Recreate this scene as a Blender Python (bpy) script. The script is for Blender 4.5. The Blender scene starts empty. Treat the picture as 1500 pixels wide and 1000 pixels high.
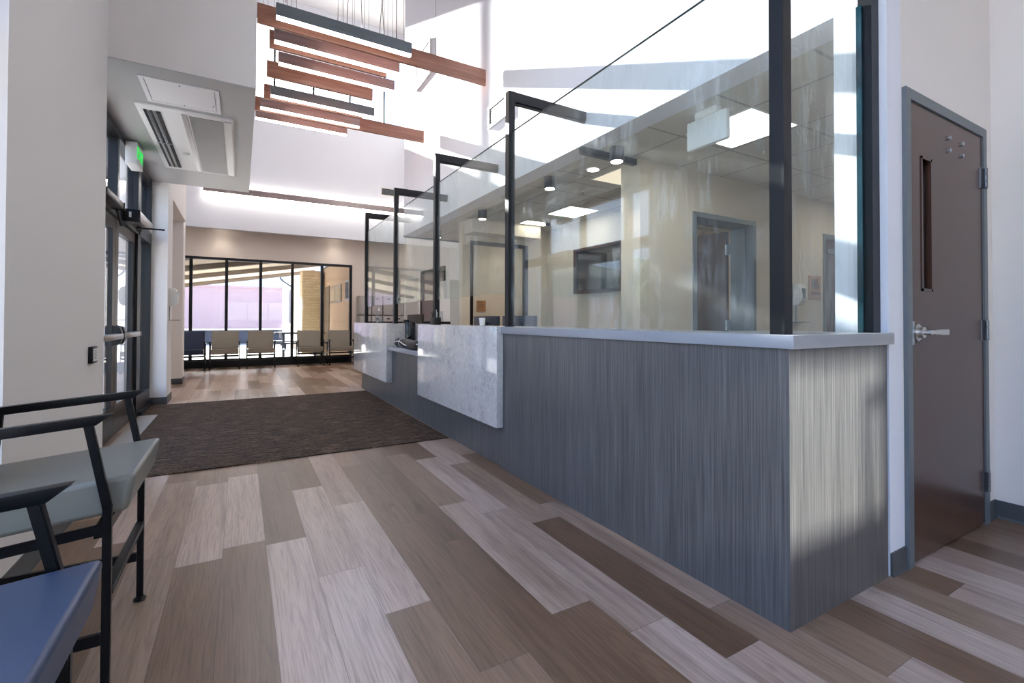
import bpy, bmesh, math, random
from mathutils import Vector, Matrix
random.seed(7)
PI = math.pi
scene = bpy.context.scene
COL = scene.collection

# ------------------------------------------------------------------ node helpers
def srgb(r, g, b):
    def f(c):
        c /= 255.0
        return c / 12.92 if c <= 0.04045 else ((c + 0.055) / 1.055) ** 2.4
    return (f(r), f(g), f(b), 1.0)

class NT:
    def __init__(s, name):
        s.m = bpy.data.materials.new(name); s.m.use_nodes = True
        s.t = s.m.node_tree; s.t.nodes.clear()
        s.out = s.t.nodes.new('ShaderNodeOutputMaterial')
    def n(s, typ, **kw):
        nd = s.t.nodes.new(typ)
        for k, v in kw.items(): setattr(nd, k, v)
        return nd
    def l(s, a, b): s.t.links.new(a, b)
    def setin(s, sock, v):
        if isinstance(v, bpy.types.NodeSocket): s.l(v, sock)
        else: sock.default_value = v
    def math(s, op, a, b=0.0, c=0.0, clamp=False):
        nd = s.n('ShaderNodeMath', operation=op); nd.use_clamp = clamp
        s.setin(nd.inputs[0], a); s.setin(nd.inputs[1], b); s.setin(nd.inputs[2], c)
        return nd.outputs[0]
    def mix(s, f, a, b, typ='MIX'):
        nd = s.n('ShaderNodeMix', data_type='RGBA', blend_type=typ)
        s.setin(nd.inputs[0], f); s.setin(nd.inputs[6], a); s.setin(nd.inputs[7], b)
        return nd.outputs[2]
    def ramp(s, f, stops, interp='LINEAR'):
        nd = s.n('ShaderNodeValToRGB'); r = nd.color_ramp; r.interpolation = interp
        while len(r.elements) < len(stops): r.elements.new(0.5)
        for e, (p, c) in zip(r.elements, stops): e.position = p; e.color = c
        s.setin(nd.inputs[0], f); return nd.outputs[0]
    def pos(s):
        return s.n('ShaderNodeNewGeometry').outputs['Position']
    def obj(s):
        return s.n('ShaderNodeTexCoord').outputs['Object']
    def scale(s, v, x, y, z):
        nd = s.n('ShaderNodeMapping'); s.l(v, nd.inputs[0]); nd.inputs['Scale'].default_value = (x, y, z)
        return nd.outputs[0]
    def noise(s, v, sc=5, det=3, rough=.5):
        nd = s.n('ShaderNodeTexNoise'); s.l(v, nd.inputs['Vector'])
        nd.inputs['Scale'].default_value = sc; nd.inputs['Detail'].default_value = det
        nd.inputs['Roughness'].default_value = rough
        return nd.outputs['Fac']
    def bsdf(s, col, rough=.5, metal=0., spec=.5, bump=None, bstr=.1, bdist=.01, coat=0., emis=None, estr=0.):
        b = s.n('ShaderNodeBsdfPrincipled')
        s.setin(b.inputs['Base Color'], col); s.setin(b.inputs['Roughness'], rough)
        s.setin(b.inputs['Metallic'], metal); s.setin(b.inputs['Specular IOR Level'], spec)
        b.inputs['Coat Weight'].default_value = coat
        if emis is not None:
            b.inputs['Emission Color'].default_value = emis; b.inputs['Emission Strength'].default_value = estr
        if bump is not None:
            bn = s.n('ShaderNodeBump'); bn.inputs['Strength'].default_value = bstr; bn.inputs['Distance'].default_value = bdist
            s.l(bump, bn.inputs['Height']); s.l(bn.outputs[0], b.inputs['Normal'])
        s.l(b.outputs[0], s.out.inputs[0])
        return s.m

def plain(name, rgb, rough=.5, metal=0., var=.04, sc=6., bstr=.05, spec=.5, coat=0.):
    t = NT(name); p = t.obj(); c = srgb(*rgb)
    nz = t.noise(p, sc, 4)
    d = tuple(x * (1 - var * 2) for x in c[:3]) + (1,); u = tuple(min(1, x * (1 + var)) for x in c[:3]) + (1,)
    fine = t.noise(p, sc * 40, 2)
    return t.bsdf(t.mix(nz, d, u), rough, metal, spec, bump=fine, bstr=bstr, bdist=.002, coat=coat)

def emit(name, rgb, strength):
    t = NT(name); e = t.n('ShaderNodeEmission'); e.inputs[0].default_value = srgb(*rgb); e.inputs[1].default_value = strength
    t.l(e.outputs[0], t.out.inputs[0]); return t.m

def glass(name, tint=(.97, .985, .98), dirt=0.0, f0=.04, body=0.0):
    """thin architectural glazing: transmits straight through, mirrors by angle, smudged"""
    t = NT(name)
    tr = t.n('ShaderNodeBsdfTransparent'); tr.inputs[0].default_value = tint + (1,)
    gl = t.n('ShaderNodeBsdfGlossy'); gl.inputs['Roughness'].default_value = 0.0
    lw = t.n('ShaderNodeLayerWeight'); lw.inputs['Blend'].default_value = .5
    f = t.math('POWER', lw.outputs['Facing'], 5.0)
    f = t.math('MULTIPLY_ADD', f, 1 - f0, f0, clamp=True)
    mx = t.n('ShaderNodeMixShader'); t.l(f, mx.inputs[0]); t.l(tr.outputs[0], mx.inputs[1]); t.l(gl.outputs[0], mx.inputs[2])
    last = mx.outputs[0]
    if dirt > 0:
        p = t.pos()
        st = t.noise(t.scale(p, 22, 22, 4), 1.0, 6, .75)
        cl = t.noise(p, 1.7, 3, .6)
        k = t.math('MULTIPLY', t.ramp(st, [(.47, (0, 0, 0, 1)), (.66, (1, 1, 1, 1))]), t.ramp(cl, [(.46, (0, 0, 0, 1)), (.62, (1, 1, 1, 1))]))
        k = t.math('MULTIPLY_ADD', k, dirt, body, clamp=True)
        df = t.n('ShaderNodeBsdfDiffuse'); df.inputs[0].default_value = (.75, .82, .82, 1)
        m2 = t.n('ShaderNodeMixShader'); t.l(k, m2.inputs[0]); t.l(last, m2.inputs[1]); t.l(df.outputs[0], m2.inputs[2]); last = m2.outputs[0]
    t.l(last, t.out.inputs[0]); return t.m

# ------------------------------------------------------------------ materials
def mat_floor():
    t = NT('vinyl_plank'); p = t.pos()
    sx = t.n('ShaderNodeSeparateXYZ'); t.l(p, sx.inputs[0])
    W, L = .187, 1.22
    u = t.math('DIVIDE', t.math('ADD', sx.outputs[0], .065 + 40 * W), W)
    iu = t.math('FLOOR', u); fu = t.math('FRACT', u)
    wn = t.n('ShaderNodeTexWhiteNoise', noise_dimensions='1D'); t.l(iu, wn.inputs['W'])
    v = t.math('ADD', t.math('DIVIDE', t.math('ADD', sx.outputs[1], 30.0), L), wn.outputs['Value'])
    iv = t.math('FLOOR', v); fv = t.math('FRACT', v)
    cb = t.n('ShaderNodeCombineXYZ'); t.l(iu, cb.inputs[0]); t.l(iv, cb.inputs[1])
    w2 = t.n('ShaderNodeTexWhiteNoise', noise_dimensions='3D'); t.l(cb.outputs[0], w2.inputs['Vector'])
    base = t.ramp(w2.outputs['Value'], [(0, srgb(114, 89, 70)), (.20, srgb(124, 98, 78)), (.38, srgb(148, 122, 103)), (.5, srgb(174, 152, 138)),
                                        (.7, srgb(190, 170, 159)), (.88, srgb(196, 178, 168)), (1., srgb(160, 137, 120))])
    # per-plank offset of the grain
    off = t.n('ShaderNodeVectorMath', operation='MULTIPLY'); t.l(w2.outputs['Color'], off.inputs[0]); off.inputs[1].default_value = (7, 13, 5)
    ad = t.n('ShaderNodeVectorMath', operation='ADD'); t.l(p, ad.inputs[0]); t.l(off.outputs[0], ad.inputs[1])
    g1 = t.noise(t.scale(ad.outputs[0], 18, .9, 1), 1.0, 4, .6)
    g2 = t.noise(t.scale(ad.outputs[0], 170, 5, 1), 1.0, 3, .55)
    g0 = t.noise(t.scale(ad.outputs[0], 5, .8, 1), 1.0, 2, .5)
    # cathedral figure: contour lines of a stretched noise
    n3 = t.noise(t.scale(ad.outputs[0], 7, .42, 1), 1.0, 2, .5)
    rg = t.math('FRACT', t.math('MULTIPLY', n3, 26.0))
    rg = t.math('ABSOLUTE', t.math('SUBTRACT', rg, .5))
    rings = t.ramp(rg, [(0, (.70, .67, .65, 1)), (.22, (1, 1, 1, 1)), (1, (1, 1, 1, 1))])
    knots = t.ramp(t.noise(t.scale(ad.outputs[0], 9, 3, 1), 1.0, 2, .5), [(.72, (1, 1, 1, 1)), (.80, (.55, .50, .46, 1))])
    c = t.mix(.8, base, t.ramp(g0, [(.35, (.84, .80, .76, 1)), (.65, (1.06, 1.05, 1.04, 1))]), 'MULTIPLY')
    c = t.mix(.8, c, t.ramp(g1, [(.30, (.66, .61, .57, 1)), (.48, (.98, .97, .96, 1)), (.72, (1.10, 1.09, 1.08, 1))]), 'MULTIPLY')
    c = t.mix(.55, c, t.ramp(g2, [(.36, (.60, .57, .55, 1)), (.55, (1.05, 1.05, 1.05, 1))]), 'MULTIPLY')
    c = t.mix(.42, c, rings, 'MULTIPLY')
    c = t.mix(.8, c, knots, 'MULTIPLY')
    eu = t.math('MINIMUM', fu, t.math('SUBTRACT', 1.0, fu)); ev = t.math('MINIMUM', fv, t.math('SUBTRACT', 1.0, fv))
    su = t.math('LESS_THAN', eu, .006); sv = t.math('LESS_THAN', ev, .0012)
    seam = t.math('MAXIMUM', su, sv)
    c = t.mix(t.math('MULTIPLY', seam, .55), c, (.05, .04, .035, 1))
    ro = t.math('MULTIPLY_ADD', g2, .10, .27)
    hb = t.math('SUBTRACT', t.math('MULTIPLY', g2, .4), seam)
    return t.bsdf(c, ro, 0, .5, bump=hb, bstr=.10, bdist=.0015)

def mat_carpet():
    t = NT('entrance_carpet'); p = t.pos()
    a = t.noise(t.scale(p, 5, 62, 1), 1.0, 5, .8); b = t.noise(t.scale(p, 40, 110, 1), 1.0, 3, .6)
    c = t.ramp(a, [(.34, srgb(20, 16, 14)), (.47, srgb(46, 37, 31)), (.56, srgb(98, 79, 62)), (.66, srgb(184, 158, 130))])
    c = t.mix(.4, c, t.ramp(b, [(.38, srgb(26, 22, 22)), (.62, srgb(118, 102, 92))]))
    return t.bsdf(c, .95, 0, .1, bump=a, bstr=.8, bdist=.006)

def mat_laminate():
    t = NT('grey_grain_laminate'); p = t.pos()
    a = t.noise(t.scale(p, 90, 90, 1.4), 1.0, 5, .65); b = t.noise(t.scale(p, 11, 11, .5), 1.0, 3, .5)
    d = t.noise(t.scale(p, 240, 240, 3.0), 1.0, 2, .5)
    c = t.ramp(a, [(.30, srgb(54, 53, 55)), (.5, srgb(84, 83, 84)), (.70, srgb(124, 121, 119))])
    c = t.mix(.35, c, t.ramp(b, [(.3, srgb(72, 71, 72)), (.7, srgb(108, 106, 106))]))
    c = t.mix(.35, c, t.ramp(d, [(.35, srgb(62, 61, 62)), (.65, srgb(120, 118, 117))]))
    return t.bsdf(c, .38, 0, .45, bump=a, bstr=.25, bdist=.001)

def mat_quartz():
    t = NT('quartz'); p = t.pos()
    a = t.noise(p, 2.6, 5, .6); v = t.noise(t.scale(p, 1, 1.0, 1.5), 7.0, 8, .75)
    e = t.math('ABSOLUTE', t.math('SUBTRACT', v, .5))
    vein = t.math('MULTIPLY', t.ramp(e, [(0, (1, 1, 1, 1)), (.045, (0, 0, 0, 1))]), t.ramp(t.noise(p, 5.0, 4, .6), [(.50, (0, 0, 0, 1)), (.60, (1, 1, 1, 1))]))
    fl = t.noise(p, 26, 4, .65)
    c = t.mix(a, srgb(194, 189, 185), srgb(220, 215, 212))
    c = t.mix(t.math('MULTIPLY', vein, .6), c, srgb(104, 104, 112))
    c = t.mix(.35, c, t.ramp(fl, [(.35, srgb(182, 178, 174)), (.65, srgb(228, 224, 221))]))
    return t.bsdf(c, .07, 0, .55)

def mat_wood(name, dark, light, axis='x', rough=.35):
    t = NT(name); p = t.obj()
    s = {'x': (1.3, 14, 26), 'z': (30, 30, 1.1)}[axis]
    a = t.noise(t.scale(p, *s), 1.0, 5, .6); b = t.noise(t.scale(p, s[0] * 3, s[1] * 6, s[2] * 6 if axis == 'x' else s[2] * 3), 1.0, 3, .6)
    c = t.ramp(a, [(.28, srgb(*dark)), (.7, srgb(*light))])
    c = t.mix(.35, c, t.ramp(b, [(.3, srgb(*dark)), (.7, srgb(*light))]))
    return t.bsdf(c, rough, 0, .4, bump=b, bstr=.08, bdist=.001)

def mat_brick():
    t = NT('tan_split_face_stone'); p = t.pos()
    sx = t.n('ShaderNodeSeparateXYZ'); t.l(p, sx.inputs[0])
    cb = t.n('ShaderNodeCombineXYZ'); t.l(t.math('ADD', sx.outputs[0], sx.outputs[1]), cb.inputs[0]); t.l(sx.outputs[2], cb.inputs[1])
    br = t.n('ShaderNodeTexBrick'); t.l(cb.outputs[0], br.inputs['Vector'])
    br.inputs['Color1'].default_value = srgb(222, 200, 160); br.inputs['Color2'].default_value = srgb(236, 218, 182)
    br.inputs['Mortar'].default_value = srgb(196, 174, 136); br.inputs['Scale'].default_value = 1.0
    br.inputs['Brick Width'].default_value = .42; br.inputs['Row Height'].default_value = .095; br.inputs['Mortar Size'].default_value = .008
    nz = t.noise(p, 14, 4)
    return t.bsdf(t.mix(.3, br.outputs['Color'], t.ramp(nz, [(.3, srgb(206, 182, 140)), (.7, srgb(244, 230, 200))])), .9, bump=nz, bstr=.6, bdist=.02)

def mat_siding(name, a, b, sc=5.0):
    t = NT(name); p = t.pos(); sx = t.n('ShaderNodeSeparateXYZ'); t.l(p, sx.inputs[0])
    u = t.math('MULTIPLY', t.math('ADD', sx.outputs[0], sx.outputs[1]), sc)
    f = t.math('FRACT', u); g = t.math('LESS_THAN', f, .08)
    nz = t.noise(p, .8, 3)
    return t.bsdf(t.mix(g, t.mix(nz, srgb(*a), srgb(*b)), tuple(x * .72 for x in srgb(*b)[:3]) + (1,)), .8, bump=f, bstr=.2, bdist=.01)

def mat_ceiling_tile():
    t = NT('acoustic_tile'); p = t.pos(); sx = t.n('ShaderNodeSeparateXYZ'); t.l(p, sx.inputs[0])
    fx = t.math('FRACT', t.math('DIVIDE', t.math('SUBTRACT', sx.outputs[0], 3.1), .61)); fy = t.math('FRACT', t.math('DIVIDE', t.math('SUBTRACT', sx.outputs[1], 2.02 - 6.1), .61))
    g = t.math('MAXIMUM', t.math('LESS_THAN', fx, .035), t.math('LESS_THAN', fy, .035))
    nz = t.noise(p, 120, 3, .7)
    c = t.mix(nz, srgb(186, 182, 172), srgb(214, 210, 200))
    c = t.mix(t.math('MULTIPLY', g, .6), c, srgb(120, 118, 112))
    return t.bsdf(c, .9, 0, .2, bump=nz, bstr=.2, bdist=.002)

def mat_grille():
    t = NT('grey_floor_grille'); p = t.pos(); sx = t.n('ShaderNodeSeparateXYZ'); t.l(p, sx.inputs[0])
    fx = t.math('FRACT', t.math('MULTIPLY', sx.outputs[0], 60)); fy = t.math('FRACT', t.math('MULTIPLY', sx.outputs[1], 45))
    g = t.math('MULTIPLY', t.math('GREATER_THAN', fx, .45), t.math('GREATER_THAN', fy, .45))
    return t.bsdf(t.mix(g, srgb(196, 190, 184), srgb(70, 66, 64)), .45, .3)

def mat_mesh():
    t = NT('air_return_mesh'); p = t.obj()
    nz = t.noise(t.scale(p, 260, 260, 1), 1.0, 1, .5)
    return t.bsdf(t.mix(nz, srgb(96, 98, 100), srgb(150, 152, 154)), .35, .55, .5, bump=nz, bstr=.3, bdist=.001)

def mat_fabric(name, a, rough=.42):
    t = NT(name); p = t.obj(); nz = t.noise(p, 420, 3, .7); lo = t.noise(p, 3, 3)
    c = srgb(*a); d = tuple(x * .86 for x in c[:3]) + (1,)
    return t.bsdf(t.mix(lo, d, c), rough, 0, .45, bump=nz, bstr=.12, bdist=.001)

def mat_ground():
    t = NT('pale_concrete_paving'); p = t.pos(); nz = t.noise(p, .7, 5); n2 = t.noise(p, 20, 4)
    c = t.mix(nz, srgb(176, 172, 164), srgb(206, 202, 194)); c = t.mix(.3, c, t.ramp(n2, [(.3, srgb(160, 156, 150)), (.7, srgb(214, 210, 204))]))
    return t.bsdf(c, .9)

def mat_hill():
    t = NT('wooded_hillside'); p = t.pos(); nz = t.noise(p, .05, 6, .65)
    return t.bsdf(t.ramp(nz, [(.3, srgb(70, 86, 84)), (.55, srgb(110, 124, 108)), (.75, srgb(146, 146, 128))]), 1.0)

M = dict(
    floor=mat_floor(), carpet=mat_carpet(), lam=mat_laminate(), quartz=mat_quartz(), grille=mat_grille(), mesh=mat_mesh(),
    wall=plain('wall_paint_warm_white', (228, 223, 219), .75, var=.01, sc=1.2, bstr=.03, spec=.3),
    cool_shade=plain('wall_paint_cool_shade', (226, 229, 238), .75, var=.008, sc=1.2, bstr=.03, spec=.3),  # same wall paint; blue cast of the shaded high walls put into its colour
    wall2=plain('wall_paint_greige', (222, 212, 204), .75, var=.012, sc=1.2, bstr=.03, spec=.3),
    tan=plain('wall_paint_sand', (212, 200, 182), .75, var=.012, sc=1.2, bstr=.03, spec=.3),
    ceil=plain('ceiling_paint', (228, 228, 230), .8, var=.01, sc=1.2, bstr=.03, spec=.3),
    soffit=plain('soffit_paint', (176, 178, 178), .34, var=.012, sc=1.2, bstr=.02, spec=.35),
    tile=mat_ceiling_tile(),
    base=plain('rubber_base_charcoal', (72, 76, 80), .42, var=.03, bstr=.03),
    black=plain('black_powder_coat', (14, 16, 22), .34, .0, var=.05, bstr=.04, spec=.3),
    bronze=plain('dark_bronze_aluminium', (24, 26, 31), .32, .25, var=.05, bstr=.04),
    tubing=plain('chair_frame_black', (12, 13, 17), .36, .0, var=.05, bstr=.03, spec=.3),
    alu=plain('satin_aluminium', (186, 188, 192), .28, .9, var=.03, bstr=.02),
    steel=plain('brushed_steel_hinge', (120, 122, 126), .35, .9, var=.03, bstr=.02),
    chrome=plain('polished_nickel', (206, 200, 194), .34, .9, var=.02, bstr=.0),
    counter=plain('white_solid_surface', (150, 152, 158), .30, var=.01, bstr=.02),
    white=plain('white_plastic', (228, 228, 226), .30, var=.01, bstr=.02),
    dframe=plain('grey_painted_steel', (98, 106, 112), .42, var=.02, bstr=.03),
    door=mat_wood('dark_walnut_door', (62, 41, 32), (84, 59, 48), 'z', .26),
    walnut=mat_wood('walnut_board', (112, 72, 60), (172, 124, 106), 'x', .35),
    walnut2=mat_wood('greyed_walnut', (112, 98, 100), (156, 140, 140), 'x', .3),
    wframe=mat_wood('brown_wood_frame', (52, 32, 24), (92, 60, 46), 'x', .35),
    grey=mat_fabric('grey_vinyl_upholstery', (130, 130, 124)), navy=mat_fabric('navy_vinyl_upholstery', (58, 74, 104)),
    taupe=mat_fabric('taupe_vinyl_upholstery', (150, 142, 130)), navy2=mat_fabric('dark_blue_upholstery', (44, 56, 84)),
    glass=glass('window_glass', (.985, .99, .99), .0), tinted=glass('dimming_window_glass', (.78, .79, .80), .0), screen=glass('screen_glass', (.915, .95, .943), .19, .05, .02),  # tinted: dimming of the over-bright outdoors put into the glass colour
    edge=plain('green_glass_edge', (16, 52, 62), .08, 0, var=.1, bstr=0),
    lamp=emit('lamp_diffuser', (255, 246, 236), 9.0), troffer=emit('troffer_diffuser', (255, 250, 242), 7.0),
    dim=emit('dim_troffer', (246, 226, 198), .9), down=emit('downlight_lens', (255, 240, 222), 14.0),
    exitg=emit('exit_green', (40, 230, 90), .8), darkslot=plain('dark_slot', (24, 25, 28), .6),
    mon=plain('monitor_blue_black', (34, 42, 58), .35), dkbrown=plain('dark_brown_mesh', (50, 42, 40), .6),
    sign=mat_wood('wood_tone_sign', (150, 106, 70), (186, 138, 98), 'x', .5), ink=plain('dark_ink', (46, 34, 30), .5),
    brick=mat_brick(), siding=mat_siding('pale_panel_siding', (226, 200, 178), (230, 206, 186), 6.0),
    red=mat_siding('faded_red_siding', (224, 186, 180), (230, 190, 184), .02),
    deck=mat_siding('cream_deck', (244, 232, 212), (248, 238, 222), 4.0), beam=plain('weathered_beam', (140, 130, 120), .8, var=.08),
    ground=mat_ground(), hill=mat_hill(), asphalt=plain('asphalt', (96, 98, 102), .9),
    slate=plain('blue_grey_paint', (74, 84, 104), .6), steelw=plain('white_cap_lit_pier', (226, 224, 218), .8, var=.03, bstr=.3),  # steelw: wall cap, and pier side with sunlight put into the colour
    leaf=plain('tree_foliage', (78, 104, 52), .9, var=.3, sc=4, bstr=.5),
    bottle=None, purple=plain('purple_plastic', (84, 60, 130), .5), label=plain('paper_white', (236, 236, 232), .6), locker=plain('locker_grey', (176, 170, 168), .5),
)
M['bottle'] = glass('clear_plastic', (.90, .92, .92), .0, .06)

# ------------------------------------------------------------------ mesh helpers
class MB:
    def __init__(s): s.bm = bmesh.new()
    def box(s, x0, x1, y0, y1, z0, z1, bev=0., seg=2):
        r = bmesh.ops.create_cube(s.bm, size=1.0); vs = r['verts']
        for v in vs:
            v.co = Vector(((x0 + x1) / 2 + v.co.x * (x1 - x0), (y0 + y1) / 2 + v.co.y * (y1 - y0), (z0 + z1) / 2 + v.co.z * (z1 - z0)))
        if bev > 0:
            es = list({e for v in vs for e in v.link_edges})
            bmesh.ops.bevel(s.bm, geom=es, offset=bev, segments=seg, affect='EDGES', profile=.6)
        return s
    def prism(s, pts, ax, a, b, bev=0.):
        """pts: 2-D outline in the plane across axis ax, extruded a..b"""
        def mk(p, t):
            return Vector({'x': (t, p[0], p[1]), 'y': (p[0], t, p[1]), 'z': (p[0], p[1], t)}[ax])
        A = [s.bm.verts.new(mk(p, a)) for p in pts]; B = [s.bm.verts.new(mk(p, b)) for p in pts]
        fs = [s.bm.faces.new(A[::-1]), s.bm.faces.new(B)]
        n = len(pts)
        for i in range(n): fs.append(s.bm.faces.new((A[i], A[(i + 1) % n], B[(i + 1) % n], B[i])))
        if bev > 0:
            es = list({e for f in fs for e in f.edges}); bmesh.ops.bevel(s.bm, geom=es, offset=bev, segments=2, affect='EDGES', profile=.6)
        return s
    def cyl(s, c, r, h, ax='z', n=24, r2=None):
        R = {'z': Matrix(), 'x': Matrix.Rotation(PI / 2, 4, 'Y'), 'y': Matrix.Rotation(-PI / 2, 4, 'X')}[ax]
        m = Matrix.Translation(Vector(c)) @ R
        bmesh.ops.create_cone(s.bm, cap_ends=True, segments=n, radius1=r, radius2=r if r2 is None else r2, depth=h, matrix=m)
        return s
    def tube(s, pts, r, n=8):
        pts = [Vector(p) for p in pts]; rings = []
        for i, p in enumerate(pts):
            d = (pts[min(i + 1, len(pts) - 1)] - pts[max(i - 1, 0)]).normalized()
            a = d.cross(Vector((0, 0, 1)))
            if a.length < .01: a = Vector((1, 0, 0))
            a.normalize(); b = d.cross(a)
            rings.append([s.bm.verts.new(p + r * (math.cos(2 * PI * k / n) * a + math.sin(2 * PI * k / n) * b)) for k in range(n)])
        for A, B in zip(rings, rings[1:]):
            for k in range(n): s.bm.faces.new((A[k], A[(k + 1) % n], B[(k + 1) % n], B[k]))
        s.bm.faces.new(rings[0][::-1]); s.bm.faces.new(rings[-1]); return s
    def bar(s, p, q, w, h, bev=0.):
        """square bar from p to q"""
        p = Vector(p); q = Vector(q); d = (q - p); L = d.length; d.normalize()
        up = Vector((0, 1, 0)) if abs(d.z) > .7 else Vector((0, 0, 1))
        a = d.cross(up).normalized(); b = a.cross(d).normalized()
        r = bmesh.ops.create_cube(s.bm, size=1.0)
        for v in r['verts']: 
            c = v.co.copy(); v.co = (p + q) / 2 + d * c.x * L + a * c.y * w + b * c.z * h
        if bev: bmesh.ops.bevel(s.bm, geom=list({e for v in r['verts'] for e in v.link_edges}), offset=bev, segments=2, affect='EDGES')
        return s
    def lathe(s, c, prof, n=28):
        c = Vector(c); rings = []
        for r, z in prof: rings.append([s.bm.verts.new(c + Vector((r * math.cos(2 * PI * k / n), r * math.sin(2 * PI * k / n), z))) for k in range(n)])
        for A, B in zip(rings, rings[1:]):
            for k in range(n): s.bm.faces.new((A[k], A[(k + 1) % n], B[(k + 1) % n], B[k]))
        s.bm.faces.new(rings[0][::-1]); s.bm.faces.new(rings[-1]); return s
    def done(s, name, mat, parent=None, smooth=True):
        bm = s.bm; bmesh.ops.recalc_face_normals(bm, faces=bm.faces[:])
        org = Vector((0, 0, 0))
        if parent is not None:
            q = parent
            while q is not None: org += q.location; q = q.parent
            loc = Vector((0, 0, 0))
        else:
            xs = [v.co for v in bm.verts]
            org = Vector(((min(v.x for v in xs) + max(v.x for v in xs)) / 2, (min(v.y for v in xs) + max(v.y for v in xs)) / 2, min(v.z for v in xs)))
            loc = org
        for v in bm.verts: v.co -= org
        me = bpy.data.meshes.new(name); bm.to_mesh(me); bm.free()
        me.materials.append(M[mat] if isinstance(mat, str) else mat)
        if smooth:
            for p in me.polygons: p.use_smooth = True
            me.set_sharp_from_angle(angle=math.radians(35))
        o = bpy.data.objects.new(name, me); o.location = loc; COL.objects.link(o)
        if parent is not None: o.parent = parent
        return o

def tag(o, label, cat, group=None):
    o['label'] = label; o['category'] = cat
    if group: o['group'] = group
    return o
def thing(name, loc, label, cat, group=None):
    o = bpy.data.objects.new(name, None); o.location = loc; o.empty_display_size = .1; COL.objects.link(o)
    return tag(o, label, cat, group)
def struct(name, mb, mat, parent=None, smooth=False):
    o = mb.done(name, mat, parent, smooth)
    if parent is None: o['kind'] = 'structure'
    return o
def sroot(name, loc):
    o = bpy.data.objects.new(name, None); o.location = loc; COL.objects.link(o); o['kind'] = 'structure'; return o
def copy_tree(o, parent=None):
    c = o.copy(); COL.objects.link(c); c.parent = parent
    for ch in list(o.children): copy_tree(ch, c)
    return c
def B(*a, **k): return MB().box(*a, **k)

def textmesh(name, body, size, mat, parent, world, depth=.002, align='CENTER'):
    cu = bpy.data.curves.new(name + '_c', 'FONT'); cu.body = body; cu.size = size; cu.extrude = depth; cu.align_x = align; cu.align_y = 'CENTER'
    to = bpy.data.objects.new(name + '_t', cu); COL.objects.link(to)
    bpy.context.view_layer.update()
    me = bpy.data.meshes.new_from_object(to.evaluated_get(bpy.context.evaluated_depsgraph_get()))
    bpy.data.objects.remove(to); bpy.data.curves.remove(cu)
    org = Vector((0, 0, 0)); q = parent
    while q is not None: org += q.location; q = q.parent
    me.transform(Matrix.Translation(-org) @ world)
    me.materials.clear(); me.materials.append(M[mat]); me.name = name
    o = bpy.data.objects.new(name, me); COL.objects.link(o); o.parent = parent; return o
def face_px(x, y, z):   # text readable on a face that looks towards +x
    return Matrix.Translation((x, y, z)) @ Matrix(((0, 0, 1, 0), (1, 0, 0, 0), (0, 1, 0, 0), (0, 0, 0, 1)))
def face_ny(x, y, z):   # text readable on a face that looks towards -y
    return Matrix.Translation((x, y, z)) @ Matrix(((1, 0, 0, 0), (0, 0, -1, 0), (0, 1, 0, 0), (0, 0, 0, 1)))

ZC = 8.9            # high ceiling
ZS = 2.977          # entrance soffit
ZR = 2.641          # reception ceiling
XL = -.821          # left wall
XH = 2.53           # high wall over reception
YB = 13.15          # back window wall

# ------------------------------------------------------------------ structure: floors, walls, ceilings
mb = MB(); mb.box(-3.2, 9., -4.6, 13.35, -.12, 0.)
struct('floor', mb, 'floor')
cp = tag(B(-.998, 1.752, 4.268, 7.732, 0, .009).done('entrance_carpet', 'carpet', None, False), 'dark brown striated walk-off carpet inlaid in front of the entrance doors', 'carpet')
struct('ceiling', B(-3.2, 9., -4.6, 13.35, ZC, ZC + .2), 'ceil')

# near left wall with tall window behind the chairs
struct('wall_left', B(-1.13, XL, 2.656, 4.256, 0, ZC), 'wall')
mb = MB(); mb.box(-1.13, XL, -4.6, 2.656, 4.6, ZC); mb.box(-1.13, XL, -4.6, -2.26, 0, 4.6); mb.box(-1.13, XL, -2.26, 2.656, 0, .45)
struct('wall_left', mb, 'wall')
w = sroot('window_1', (-1.0, -.6, .45))
mb = MB()
for z in (.45, 2.3, 4.54): mb.box(-1.06, -.96, -2.26, 2.656, z, z + .06)
for y in (-2.26, -.62, 1.02, 2.60): mb.box(-1.06, -.96, y, y + .056, .45, 4.6)
struct('window_frame', mb, 'dframe', w)
for y in (-2.26, -.62, 1.02):
    struct('pane', B(-1.016, -1.004, y + .056, y + 1.64, .51, 4.54), 'glass', w)
# block above the entrance
mb = MB(); mb.box(-1.13, .093, 4.256, 7.806, ZS, ZC)
struct('wall_entrance', mb, 'wall')
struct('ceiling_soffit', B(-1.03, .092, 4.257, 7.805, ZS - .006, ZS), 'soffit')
# column and alcove beyond the entrance
mb = MB(); mb.box(-1.6, -.853, 7.806, 8.30, 0, ZC); mb.box(-1.6, -.853, 8.30, 10.12, 2.86, ZC); mb.box(-1.75, -1.6, 7.806, 10.12, 0, ZC); mb.box(-1.75, -.885, 10.12, 10.45, 0, ZC)
struct('wall_alcove', mb, 'wall')
mb = MB(); mb.box(-.853, -.843, 7.80, 8.30, 0, .10); mb.box(-1.028, -.843, 7.796, 7.806, 0, .10); mb.box(-1.6, -.875, 10.11, 10.12, 0, .10); mb.box(-.885, -.875, 10.12, 10.45, 0, .10)
struct('baseboard_alcove', mb, 'base')
struct('wall_waiting', B(-1.95, -1.8, 10.45, YB, 0, ZC), 'wall')
mb = MB(); mb.prism([(XL, 0), (XL + .012, 0.0), (XL + .008, .012), (XL + .006, .102), (XL, .102)], 'y', 2.66, 4.262)
struct('baseboard_left', mb, 'base')
mb = MB(); mb.box(-1.03, XL + .008, 4.256, 4.266, 0, .10); struct('baseboard_jamb', mb, 'base')

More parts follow.
